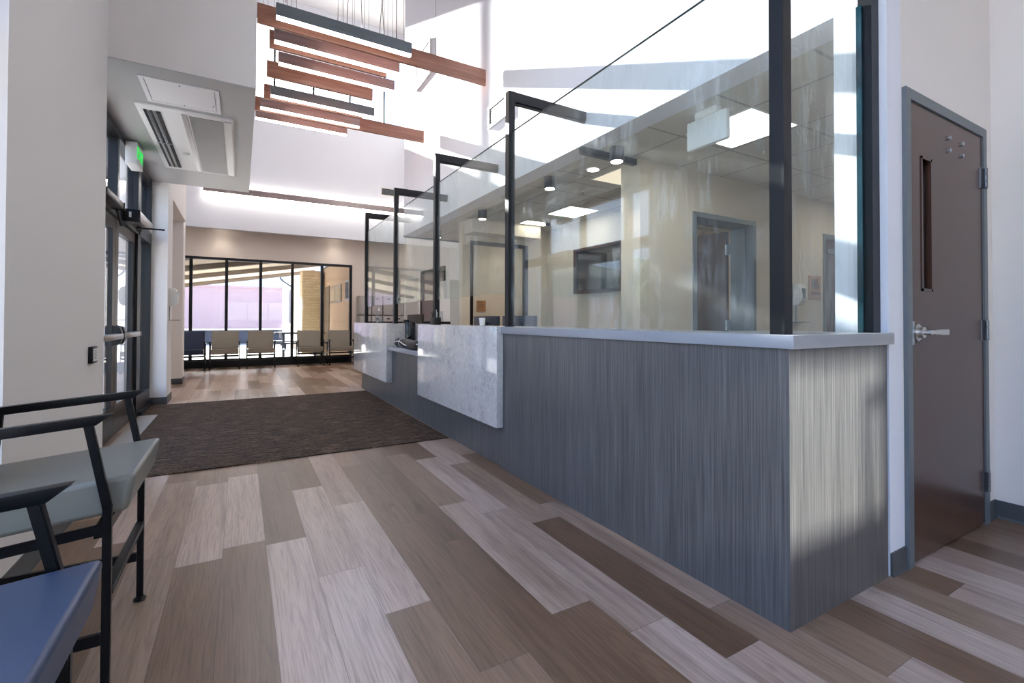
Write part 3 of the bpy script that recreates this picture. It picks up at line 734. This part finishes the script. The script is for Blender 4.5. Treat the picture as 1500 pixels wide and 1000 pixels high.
troffer(4.3, 4.9, 7.4, 8.0, 'bright ceiling panel light in the room with the small brown sign')
t = thing('emergency_sign', (2.87, 2.2, 2.4), 'white blank-backed exit sign box hanging from the reception ceiling', 'exit sign')
B(2.85, 2.895, 2.045, 2.375, 2.385, 2.592, bev=.012).done('housing', 'white', t)
B(2.845, 2.90, 2.12, 2.30, 2.592, ZR, bev=.004).done('mounting_canopy', 'white', t)
t = thing('camera_dome', (3.98, 5.85, ZR), 'small dark dome camera on white base on reception ceiling', 'security camera')
MB().lathe((3.98, 5.85, ZR - .05), [(.03, 0), (.06, .02), (.07, .05)]).done('base', 'white', t)
MB().lathe((3.98, 5.85, ZR - .10), [(.008, 0), (.03, .01), (.042, .03), (.042, .05)]).done('dome', 'black', t)
t = thing('sprinkler_head', (3.45, 4.35, ZR), 'small sprinkler head in the reception ceiling', 'sprinkler')
MB().cyl((3.45, 4.35, ZR - .004), .04, .008).done('escutcheon', 'alu', t); MB().cyl((3.45, 4.35, ZR - .03), .012, .05).done('nozzle', 'alu', t)
tag(B(XH + .02, 3.185, 3.22, 3.27, ZR - .055, ZR).done('ceiling_rail', 'black', None), 'black rail across the reception ceiling ending at the corridor wall', 'ceiling rail')

# ------------------------------------------------------------------ inner doors
d = sroot('door_4', (4.4, 3.18, 0))
mb = MB(); f = .05; mb.box(a0, a0 + f, 3.165, 3.445, 0, 2.23); mb.box(a1 - f, a1, 3.165, 3.445, 0, 2.23); mb.box(a0 + f, a1 - f, 3.165, 3.445, 2.18, 2.23)
mb.box(a1 - f - .02, a1 - f, 3.25, 3.32, 0, 2.18)
struct('door_frame', mb, 'dframe', d)
struct('door_leaf', B(4.825, 4.87, 3.47, 4.36, .01, 2.165), 'door', d)
for zz in (1.95, 1.09, .24): struct('hinge', B(4.80, 4.872, 3.445, 3.466, zz - .057, zz + .057), 'alu', d)
d = sroot('door_5', (6.8, 3.18, 0))
mb = MB(); mb.box(b0, b0 + f, 3.165, 3.3, 0, 2.23); mb.box(b1 - f, b1, 3.165, 3.3, 0, 2.23); mb.box(b0 + f, b1 - f, 3.165, 3.3, 2.18, 2.23)
struct('door_frame', mb, 'dframe', d); struct('door_leaf', B(b0 + f, b1 - f, 3.22, 3.265, .01, 2.18), 'door', d)
struct('door_closer', B(b0 + .1, b0 + .38, 3.17, 3.22, 1.99, 2.05), 'dframe', d)
# restroom sign
t = thing('restroom_sign', (6.1, 3.17, 1.41), 'tan square restroom sign with black person figures and lettering beside the inner door', 'sign')
B(5.975, 6.235, 3.165, 3.179, 1.40, 1.69, bev=.002).done('plate', 'sign', t)
mb = MB()
for x in (6.04, 6.09): mb.cyl((x, 3.163, 1.645), .011, .004, 'y', 14); mb.box(x - .014, x + .014, 3.161, 3.165, 1.58, 1.63); mb.box(x - .011, x - .002, 3.161, 3.165, 1.535, 1.58); mb.box(x + .002, x + .011, 3.161, 3.165, 1.535, 1.58)
mb.cyl((6.145, 3.163, 1.645), .010, .004, 'y', 14); mb.box(6.14, 6.15, 3.161, 3.165, 1.58, 1.632); mb.box(6.14, 6.17, 3.161, 3.165, 1.578, 1.588); mb.box(6.165, 6.175, 3.161, 3.165, 1.54, 1.588)
for k in range(20):
    a = 2 * PI * k / 24 + PI * .7; mb.box(6.15 + .028 * math.cos(a) - .004, 6.15 + .028 * math.cos(a) + .004, 3.161, 3.165, 1.56 + .028 * math.sin(a) - .004, 1.56 + .028 * math.sin(a) + .004)
mb.done('pictograms', 'ink', t, False)
textmesh('lettering', 'RESTROOM', .036, 'ink', t, face_ny(6.105, 3.163, 1.475))
t = thing('brown_sign', (4.22, 8.58, 1.31), 'small brown wooden sign with a few dark words on the far sand-coloured wall', 'sign')
B(4.12, 4.32, 8.585, 8.599, 1.31, 1.53).done('plate', 'sign', t)
mb = MB()
for zz, a, b in ((1.49, 4.14, 4.24), (1.45, 4.16, 4.27), (1.41, 4.17, 4.26)): mb.box(a, b, 8.581, 8.585, zz, zz + .008)
mb.done('lettering', 'ink', t, False)

def dispenser(lb, c, face):
    t = thing('soap_dispenser', c, lb, 'soap dispenser', 'wall soap dispensers')
    x, y, z = c
    prof = [(0, 0), (.06, .0), (.095, .05), (.10, .12), (.085, .22), (.06, .25), (0, .25)]
    if face == 'px': MB().prism([(x + a, z + b) for a, b in prof], 'y', y - .06, y + .06, bev=.012).done('housing', 'white', t)
    else: MB().prism([(y - a, z + b) for a, b in prof], 'x', x - .06, x + .06, bev=.012).done('housing', 'white', t)
    if face == 'px': B(x + .088, x + .104, y - .03, y + .03, z + .08, z + .2, bev=.003).done('window', 'alu', t)
    else: B(x - .03, x + .03, y - .104, y - .088, z + .08, z + .2, bev=.003).done('window', 'dframe', t)
    tr = MB()
    if face == 'px': tr.box(x, x + .13, y - .07, y + .07, z - .20, z - .19); tr.box(x, x + .006, y - .02, y + .02, z - .19, z)
    else: tr.box(x - .07, x + .07, y - .13, y, z - .20, z - .19); tr.box(x - .02, x + .02, y - .006, y, z - .19, z)
    tr.done('drip_tray', 'dframe', t); return t
dispenser('white soap dispenser with drip tray on the wall beyond the entrance doors', (-.852, 8.02, 1.32), 'px')
dispenser('white soap dispenser with drip tray on the corridor wall behind glass', (5.70, 3.179, 1.32), 'ny')

# outlet plate on left wall
t = thing('wall_plate', (XL, 3.93, .87), 'small black framed plate with white label on the left wall above the chair', 'wall plate')
B(XL, XL + .022, 3.87, 3.99, .86, .965, bev=.003).done('housing', 'black', t)
B(XL + .022, XL + .024, 3.885, 3.978, .873, .952).done('label', 'label', t)
mb = MB()
for k in range(7): mb.box(XL + .0241, XL + .0246, 3.895 + (k % 3) * .008, 3.965 - (k % 2) * .015, .885 + k * .009, .888 + k * .009)
mb.done('print', 'ink', t, False)
tag(B(XL + .001, XL + .012, 2.98, 3.05, .625, .64, bev=.002).done('wall_bumper', 'white', None), 'tiny white block on left wall just above the grey seat', 'wall bumper')

# ------------------------------------------------------------------ framed tv
t = thing('framed_screen', (4.44, 5.25, 1.54), 'wall screen in a dark brown wood frame on the reception office wall', 'screen')
mb = MB(); q = .04
y0, y1, z0, z1 = 4.70, 5.755, 1.54, 2.21
mb.box(4.38, 4.459, y0, y1, z0, z0 + q); mb.box(4.38, 4.459, y0, y1, z1 - q, z1); mb.box(4.38, 4.459, y0, y0 + q, z0 + q, z1 - q); mb.box(4.38, 4.459, y1 - q, y1, z0 + q, z1 - q)
mb.done('frame', 'wframe', t)
tv = NT('screen_mirror'); M['tv'] = tv.bsdf(tv.mix(tv.noise(tv.obj(), 3, 2), (.03, .025, .02, 1), (.05, .04, .035, 1)), .03, 0, 1.0, coat=1.)
B(4.41, 4.459, y0 + q, y1 - q, z0 + q, z1 - q).done('display', 'tv', t)

# ------------------------------------------------------------------ desk objects
def monitor(x, y, w, lb, rot=0):
    t = thing('computer_monitor', (x, y, .75), lb, 'monitor', 'monitors on the reception desk')
    B(x - .02, x + .02, y - w / 2, y + w / 2, .87, 1.18, bev=.006).done('back_shell', 'mon', t)
    B(x - .045, x - .015, y - .09, y + .09, .93, 1.12, bev=.006).done('rear_bulge', 'mon', t)
    mb = MB()
    for s in (-1, 1): 
        for k in range(16):
            a = 2 * PI * k / 16; mb.box(x - .0475, x - .045, y + .014 * math.cos(a) - .003, y + .014 * math.cos(a) + .003, 1.135 + s * .016 + .014 * math.sin(a) - .003, 1.135 + s * .016 + .014 * math.sin(a) + .003)
    mb.done('cable_port', 'alu', t, False)
    B(x - .02, x + .01, y - .03, y + .03, .77, .95).done('stand', 'black', t); B(x - .1, x + .1, y - .12, y + .12, .75, .765, bev=.004).done('foot', 'black', t)
monitor(2.27, 4.50, .55, 'dark blue monitor seen from behind, left one behind the glass')
monitor(2.27, 3.82, .58, 'dark blue monitor seen from behind, right one at the wide glass pane')
t = thing('paper_cup', (1.95, 3.95, 1.0895), 'plain white cup on the counter beside the second post', 'cup')
MB().lathe((1.95, 3.95, 1.0895), [(.022, 0), (.030, .068), (.031, .070)]).done('body', 'white', t)
t = thing('pencil_cup', (1.734, 4.59, 1.0895), 'black mesh pen holder full of pens by the third post', 'pen holder')
B(1.702, 1.766, 4.52, 4.66, 1.0895, 1.165, bev=.003).done('holder', 'black', t)
for k in range(9):
    a = random.uniform(-.012, .012); b = random.uniform(-.045, .045)
    MB().tube([(1.734 + a, 4.59 + b, 1.10), (1.734 + a * 2, 4.59 + b * 1.4, 1.215 + random.uniform(0, .03))], .004, 6).done('pen', 'black' if k % 3 else 'alu', t)
t = thing('sanitizer_bottle', (1.735, 6.88, 1.0895), 'clear plastic sanitizer bottle on the far quartz counter', 'bottle')
MB().lathe((1.735, 6.88, 1.0895), [(.045, 0), (.047, .01), (.047, .12), (.03, .16), (.015, .17), (.015, .18)]).done('bottle', 'bottle', t)
MB().lathe((1.735, 6.88, 1.0895), [(.040, .004), (.041, .05), (.041, .06)]).done('gel', 'bottle', t)
MB().lathe((1.735, 6.88, 1.0895), [(.018, .178), (.018, .205), (.006, .208), (.006, .235)]).done('pump', 'white', t)
t = thing('office_chair', (2.75, 7.5, 0), 'dark brown mesh desk chair back showing above the reception counter', 'office chair')
B(2.50, 2.55, 7.25, 8.0, .62, 1.23, bev=.02).done('backrest', 'dkbrown', t); B(2.55, 3.0, 7.35, 7.9, .44, .52, bev=.03).done('seat', 'dkbrown', t)
MB().cyl((2.8, 7.62, .26), .03, .38).done('column', 'black', t)
for k in range(5):
    a = 2 * PI * k / 5; MB().bar((2.8, 7.62, .08), (2.8 + .28 * math.cos(a), 7.62 + .28 * math.sin(a), .05), .04, .03).done('foot', 'black', t)
t = thing('black_canister', (1.975, 6.17, .787), 'glossy tall black cylinder standing on the low transaction shelf', 'canister')
MB().lathe((1.975, 6.17, .787), [(.066, 0), (.070, .01), (.070, .315), (.064, .328)]).done('body', plain('gloss_black', (14, 14, 16), .08), t)
t = thing('rolled_mat', (1.82, 5.6, .787), 'rolled black mat tied with a pale cord on the low transaction shelf', 'rolled mat')
mb = MB(); pts = [(1.80 + .03 * math.sin(k * .5), 6.12 - k * .08, .845) for k in range(12)]
mb.tube(pts, .055, 20); mb.done('roll', 'dkbrown', t)
mb = MB(); mb.tube([(1.742 + .058, 6.02, .787 + .058) for k in range(0)] or [(1.745, 6.10 - k * .1, .85 + .02 * math.sin(k)) for k in range(10)], .006, 6); mb.done('cord', 'label', t)
mb = MB(); mb.tube([(1.82 + .062 * math.cos(a), 5.98, .845 + .056 * math.sin(a)) for a in [i * PI / 10 - .5 * PI + .01 for i in range(20)]], .004, 6); mb.done('tie', 'label', t)
tag(MB().lathe((2.0, 7.0, 1.0895), [(.03, 0), (.035, .02), (.02, .045), (.005, .05)]).done('purple_ornament', 'purple', None), 'small purple item on the far counter behind the glass', 'ornament')
tag(B(1.98, 2.05, 6.45, 6.53, 1.0895, 1.14, bev=.003).done('card_holder', 'black', None), 'tiny black card holder on the far counter near its end', 'card holder')

# lockers on back wall right part
GL = 'grey lockers at the back wall'
k = 0
for ci, x in enumerate((2.72, 3.02, 3.32, 3.60)):
    for ri, zz in enumerate((.04, .66, 1.27)):
        h = .58 if ri < 2 else .50
        t = thing('locker', (x, 12.9, zz), 'grey metal locker, %s column from the window, %s row' % (('first', 'second', 'third', 'fourth')[ci], ('bottom', 'middle', 'top')[ri]), 'locker', GL)
        B(x, x + .28, 12.72, YB - .002, zz, zz + h).done('body', 'locker', t)
        dd = B(x + .008, x + .272, 12.70, 12.719, zz + .008, zz + h - .008, bev=.002).done('door', 'locker', t)
        B(x + .10, x + .18, 12.688, 12.70, zz + h - .09, zz + h - .06).done('handle', 'black', dd)
tag(B(2.70, 3.9, 12.73, YB - .002, 0, .04).done('locker_plinth', 'base', None), 'low dark plinth under the grey lockers', 'plinth')
# side wall openings and cabinet
d = sroot('door_6', (3.9, 10.3, 0))
mb = MB(); mb.box(3.86, 3.905, 9.72, 9.80, 0, 2.33); mb.box(3.86, 3.905, 11.2, 11.28, 0, 2.33); mb.box(3.86, 3.905, 9.80, 11.2, 2.25, 2.33)
struct('door_frame', mb, 'bronze', d); struct('door_leaf', B(3.87, 3.899, 9.80, 11.2, .01, 2.25), plain('mauve_brown_door', (112, 98, 104), .3), d)
w = sroot('window_7', (3.9, 12., 1.0))
mb = MB(); mb.box(3.86, 3.9, 11.45, 12.65, 1.18, 1.24); mb.box(3.87, 3.9, 11.45, 11.50, 1.24, 2.2); mb.box(3.87, 3.9, 12.60, 12.65, 1.24, 2.2); mb.box(3.87, 3.9, 11.45, 12.65, 2.2, 2.25)
struct('window_frame', mb, 'white', w); struct('pane', B(3.885, 3.893, 11.5, 12.6, 1.24, 2.2), 'glass', w)
t = thing('white_cabinet', (3.7, 9.2, 0), 'tall white double-door cabinet with slim handles behind the counter glass', 'cabinet')
B(3.66, 3.898, 8.82, 9.70, 0, 1.95).done('body', 'white', t)
for y0 in (8.83, 9.265):
    dd = B(3.64, 3.66, y0, y0 + .425, .05, 1.94, bev=.002).done('door', 'white', t)
for yy in (9.22, 9.30): B(3.625, 3.64, yy, yy + .012, 1.1, 1.32).done('handle', 'alu', t)

# ------------------------------------------------------------------ outdoors
struct('ground', B(-140, 140, -120, 160, -.4, -.13), 'ground')
# apron around building at floor level
struct('paving', B(-1.95, 8., 13.36, 30, -.13, -.02), 'ground')
struct('paving', B(-30, -1.2, -20, 13.3, -.13, -.02), 'ground')
t = thing('canopy', (0, 17, 2), 'cream timber canopy with grey beams outside the back windows', 'canopy')
def zc(x): return 2.44 + .167 * (x + 1.0)
def slab(y0, y1, z_off, th, name, mat, x0=-3.1, x1=2.58):
    MB().prism([(x0, zc(x0) + z_off + 0), (x1, zc(x1) + z_off), (x1, zc(x1) + z_off + th), (x0, zc(x0) + z_off + th)], 'y', y0, y1).done(name, mat, t, False)
slab(13.352, 20.6, .10, .14, 'roof_deck', 'deck')
for y in (14.6, 17.2, 20.4): slab(y, y + .20, -.03, .12, 'beam', 'beam')
for x in (-2.7,):
    for y in (14.6, 19.4): MB().bar((x, y, -.02), (x - .35, y, zc(x - .4) - .1), .22, .22).done('column', 'beam', t)
t = thing('red_building', (0, 40, 0), 'long low faded red building beyond the back windows', 'building')
MB().prism([(-40, -.1), (6.5, -.1), (6.5, 3.1), (-40, 3.1)], 'y', 34, 44).done('wall', 'red', t, False)
B(-40, 6.55, 33.95, 44.05, 3.1, 3.22).done('roof_edge', 'red', t, False)
t = thing('stone_pier', (2.2, 18.2, 0), 'tan stone pier standing outside the back windows', 'stone pier')
B(1.87, 2.56, 18.0, 18.7, -.02, 2.86).done('shaft', 'brick', t, False)
t = thing('pier_lit_side', (2.2, 20, 0), 'white strip painted as the sunlit left side of the tan stone pier', 'building')
B(1.80, 2.4, 20.75, 26, -.02, 3.0).done('wall', 'steelw', t, False); B(1.79, 1.80, 21.2, 22.4, 1.0, 2.4).done('window', 'dframe', t, False)  # sunlight on the pier's side put into the white of a separate block
t = thing('annex_building', (3.2, 16, 0), 'peach panelled annex wall with small windows right of the stone pier', 'building')
B(2.62, 3.6, 13.40, 18.72, -.02, 2.95).done('wall', 'siding', t, False)
B(2.60, 3.62, 13.38, 18.74, 2.95, 3.02).done('roof_edge', 'dframe', t, False)
for y0, y1, z0, z1, m in ((14.75, 16.7, 1.68, 2.20, 'tan'), (13.55, 14.1, 1.68, 2.24, 'slate')):
    f = B(2.59, 2.62, y0, y1, z0, z1).done('window_frame', 'alu', t, False)
    n = 2 if y1 - y0 > 1 else 1
    for k in range(n):
        a = y0 + .06 + k * (y1 - y0 - .04) / n; b = a + (y1 - y0 - .04) / n - .08
        B(2.583, 2.59, a, b, z0 + .05, z1 - .05).done('pane', m, f, False)
B(2.59, 2.62, 16.95, 18.0, .1, 2.28).done('door', 'beam', t, False)
t = thing('downspout', (1.6, 19, 2.5), 'dark curved gutter pipe at the canopy edge beside the pier', 'gutter pipe')
MB().tube([(1.37, 20.9, 2.95), (1.37, 20.9, 2.78), (1.45, 20.9, 2.68), (1.78, 20.9, 2.45)], .03, 10).done('pipe', 'slate', t)
t = thing('picnic_table', (1.9, 17, 0), 'blue-grey picnic table with attached benches outside the back windows', 'picnic table')
B(.9, 2.3, 15.7, 16.4, .70, .75).done('table_top', 'slate', t)
for y in (15.2, 16.75): B(.9, 2.3, y, y + .22, .42, .46).done('bench', 'slate', t)
for x in (1.15, 2.05):
    MB().bar((x, 16.05, .0), (x, 16.05, .70), .07, .07).done('leg', 'slate', t)
    MB().tube([(x, 15.3, .42), (x, 15.32, .30), (x, 15.5, .24), (x, 16.6, .24), (x, 16.83, .30), (x, 16.86, .42)], .028, 10).done('bench_arm', 'slate', t)
t = thing('blue_bench_wall', (0, 24, 0), 'low dark blue planter wall across the yard before the red building', 'low wall')
B(-12, 3.0, 26, 26.4, -.13, .62).done('wall', 'slate', t, False); B(-12, 3.0, 25.9, 26.5, .62, .68).done('cap', 'steelw', t, False)
t = thing('stone_wall', (-3.7, 18, -.13), 'pale stone wall outside the entrance doors', 'wall')
B(-3.9, -3.5, 13.0, 25.0, -.13, 3.4).done('shaft', 'brick', t, False)
t = thing('shade_tree', (-26, 27, -.13), 'rounded green tree across the car park, reflected in the glass screen', 'tree')
mb = MB(); rt = random.Random(5)
for k in range(26):
    a = rt.uniform(0, 2 * PI); q = rt.uniform(0, 2.4); bmesh.ops.create_icosphere(mb.bm, subdivisions=2, radius=rt.uniform(.8, 1.5), matrix=Matrix.Translation((-26 + q * math.cos(a), 27 + q * math.sin(a), rt.uniform(2.4, 5.2))))
mb.done('crown', 'leaf', t); MB().cyl((-26, 27, 1.4), .25, 3.0).done('trunk', 'beam', t)
# hills and trees seen in reflections
def hill(name, pts, y0, y1, lb):
    t = MB().prism(pts, 'y', y0, y1).done(name, 'hill', None, False); t['kind'] = 'structure'; return t
mb = MB(); n = 40; V = []
R0, R1 = 150, 230
rs = random.Random(3)
ring = []
for k in range(n):
    a = 2 * PI * k / n; h = 14 + 9 * math.sin(a * 3 + 1) + 5 * math.sin(a * 7) + rs.uniform(-1.5, 1.5)
    if 40 < math.degrees(a) < 110: h = 3.5
    ring.append([mb.bm.verts.new((r * math.cos(a), r * math.sin(a), z)) for r, z in ((R0 - 12, -.5), (R0 + 10, h * .6), (R0 + 35, h), (R1, h * .8))])
for k in range(n):
    A, Bq = ring[k], ring[(k + 1) % n]
    for j in range(3): mb.bm.faces.new((A[j], A[j + 1], Bq[j + 1], Bq[j]))
o = mb.done('hills', 'hill', None, True); o['kind'] = 'structure'

# ------------------------------------------------------------------ world and lights
W = bpy.data.worlds.new('sky'); scene.world = W; W.use_nodes = True
nt = W.node_tree; nt.nodes.clear()
out = nt.nodes.new('ShaderNodeOutputWorld'); bg = nt.nodes.new('ShaderNodeBackground')
tc = nt.nodes.new('ShaderNodeTexCoord'); sep = nt.nodes.new('ShaderNodeSeparateXYZ'); nt.links.new(tc.outputs['Generated'], sep.inputs[0])
rp = nt.nodes.new('ShaderNodeValToRGB'); nt.links.new(sep.outputs[2], rp.inputs[0])
e = rp.color_ramp.elements; e[0].position = 0.0; e[0].color = (.33, .38, .48, 1); e[1].position = .6; e[1].color = (.26, .46, .90, 1)
m1 = rp.color_ramp.elements.new(.18); m1.color = (.50, .69, 1.0, 1)
mp = nt.nodes.new('ShaderNodeMapping'); nt.links.new(tc.outputs['Generated'], mp.inputs[0]); mp.inputs['Scale'].default_value = (1, 1, 3.2)
nz = nt.nodes.new('ShaderNodeTexNoise'); nz.inputs['Scale'].default_value = 3.4; nz.inputs['Detail'].default_value = 7; nt.links.new(mp.outputs[0], nz.inputs['Vector'])
cr = nt.nodes.new('ShaderNodeValToRGB'); nt.links.new(nz.outputs['Fac'], cr.inputs[0]); cr.color_ramp.elements[0].position = .54; cr.color_ramp.elements[1].position = .70
mx = nt.nodes.new('ShaderNodeMix'); mx.data_type = 'RGBA'; nt.links.new(cr.outputs[0], mx.inputs[0]); nt.links.new(rp.outputs[0], mx.inputs[6]); mx.inputs[7].default_value = (1.15, 1.15, 1.17, 1)
# sky is whiter and brighter towards the sun
dt = nt.nodes.new('ShaderNodeVectorMath'); dt.operation = 'DOT_PRODUCT'; nt.links.new(tc.outputs['Generated'], dt.inputs[0]); dt.inputs[1].default_value = (-.12, .91, .396)
r2 = nt.nodes.new('ShaderNodeValToRGB'); nt.links.new(dt.outputs['Value'], r2.inputs[0]); r2.color_ramp.elements[0].position = .935; r2.color_ramp.elements[1].position = .99
m3 = nt.nodes.new('ShaderNodeMix'); m3.data_type = 'RGBA'; nt.links.new(r2.outputs[0], m3.inputs[0]); nt.links.new(mx.outputs[2], m3.inputs[6]); m3.inputs[7].default_value = (1.5, 1.5, 1.48, 1)
nt.links.new(m3.outputs[2], bg.inputs[0]); bg.inputs[1].default_value = 3.1
nt.links.new(bg.outputs[0], out.inputs[0])

def spot(x, y, z, e, col=(1, .88, .74), size=1.9, blend=.6, r=.05):
    l = bpy.data.lights.new('downlight_lamp', 'SPOT'); l.energy = e; l.color = col; l.spot_size = size; l.spot_blend = blend; l.shadow_soft_size = r
    o = bpy.data.objects.new('downlight_lamp', l); COL.objects.link(o); o.location = (x, y, z)
for x in (-.40, 2.12): spot(x, 12.88, 3.33, 16, blend=1.0, r=.12)
for x, y in ((2.81, 4.10), (2.83, 3.10), (2.86, 5.80), (2.86, 7.5)): spot(x, y, ZR - .13, 22)
spot(3.03, 3.66, ZR - .012, 22)
def sun(name, d, energy, col, ang):
    l = bpy.data.lights.new(name, 'SUN'); l.energy = energy; l.color = col; l.angle = ang
    o = bpy.data.objects.new(name, l); COL.objects.link(o)
    o.rotation_euler = Vector(d).to_track_quat('-Z', 'Y').to_euler(); o.location = (0, 0, 30); return o
sun('sun', (.132, -1, -.435), 30.0, (1.0, .97, .93), .006)
# added spot standing in for reflected sunlight through the rear opening
l = bpy.data.lights.new('reflected_sun_standin', 'SPOT'); l.energy = 23000; l.color = (.97, 1.0, .92); l.spot_size = .22; l.spot_blend = .2; l.shadow_soft_size = .12
o = bpy.data.objects.new('reflected_sun_standin', l); COL.objects.link(o); dg = Vector((.10, 1, -.42)); o.location = Vector((2.1, 1.0, .7)) - dg * 15
o.rotation_euler = dg.to_track_quat('-Z', 'Y').to_euler()

# ------------------------------------------------------------------ camera
f_, yaw, pit, rol = 692.32, math.radians(29.885), math.radians(.732), math.radians(.157)
F = Vector((math.sin(yaw) * math.cos(pit), math.cos(yaw) * math.cos(pit), math.sin(pit))); R = Vector((math.cos(yaw), -math.sin(yaw), 0)); U = R.cross(F)
R2 = R * math.cos(rol) + U * math.sin(rol); U2 = U * math.cos(rol) - R * math.sin(rol)
cam = bpy.data.cameras.new('camera'); co = bpy.data.objects.new('camera', cam); COL.objects.link(co)
m = Matrix((R2, U2, -F)).transposed().to_4x4(); m.translation = Vector((0, 0, 1.14)); co.matrix_world = m
cam.sensor_width = 36; cam.sensor_fit = 'HORIZONTAL'; cam.lens = 36 * f_ / 1500; cam.shift_y = -(500 - 459.78) / 1500; cam.clip_start = .02; cam.clip_end = 600
scene.camera = co
vs = scene.view_settings; vs.view_transform = 'Standard'; vs.look = 'None'; vs.gamma = 1; vs.use_curve_mapping = False; vs.exposure = 0.50
cy = scene.cycles
cy.max_bounces = 12; cy.transparent_max_bounces = 24; cy.glossy_bounces = 6; cy.diffuse_bounces = 6; cy.sample_clamp_indirect = 6
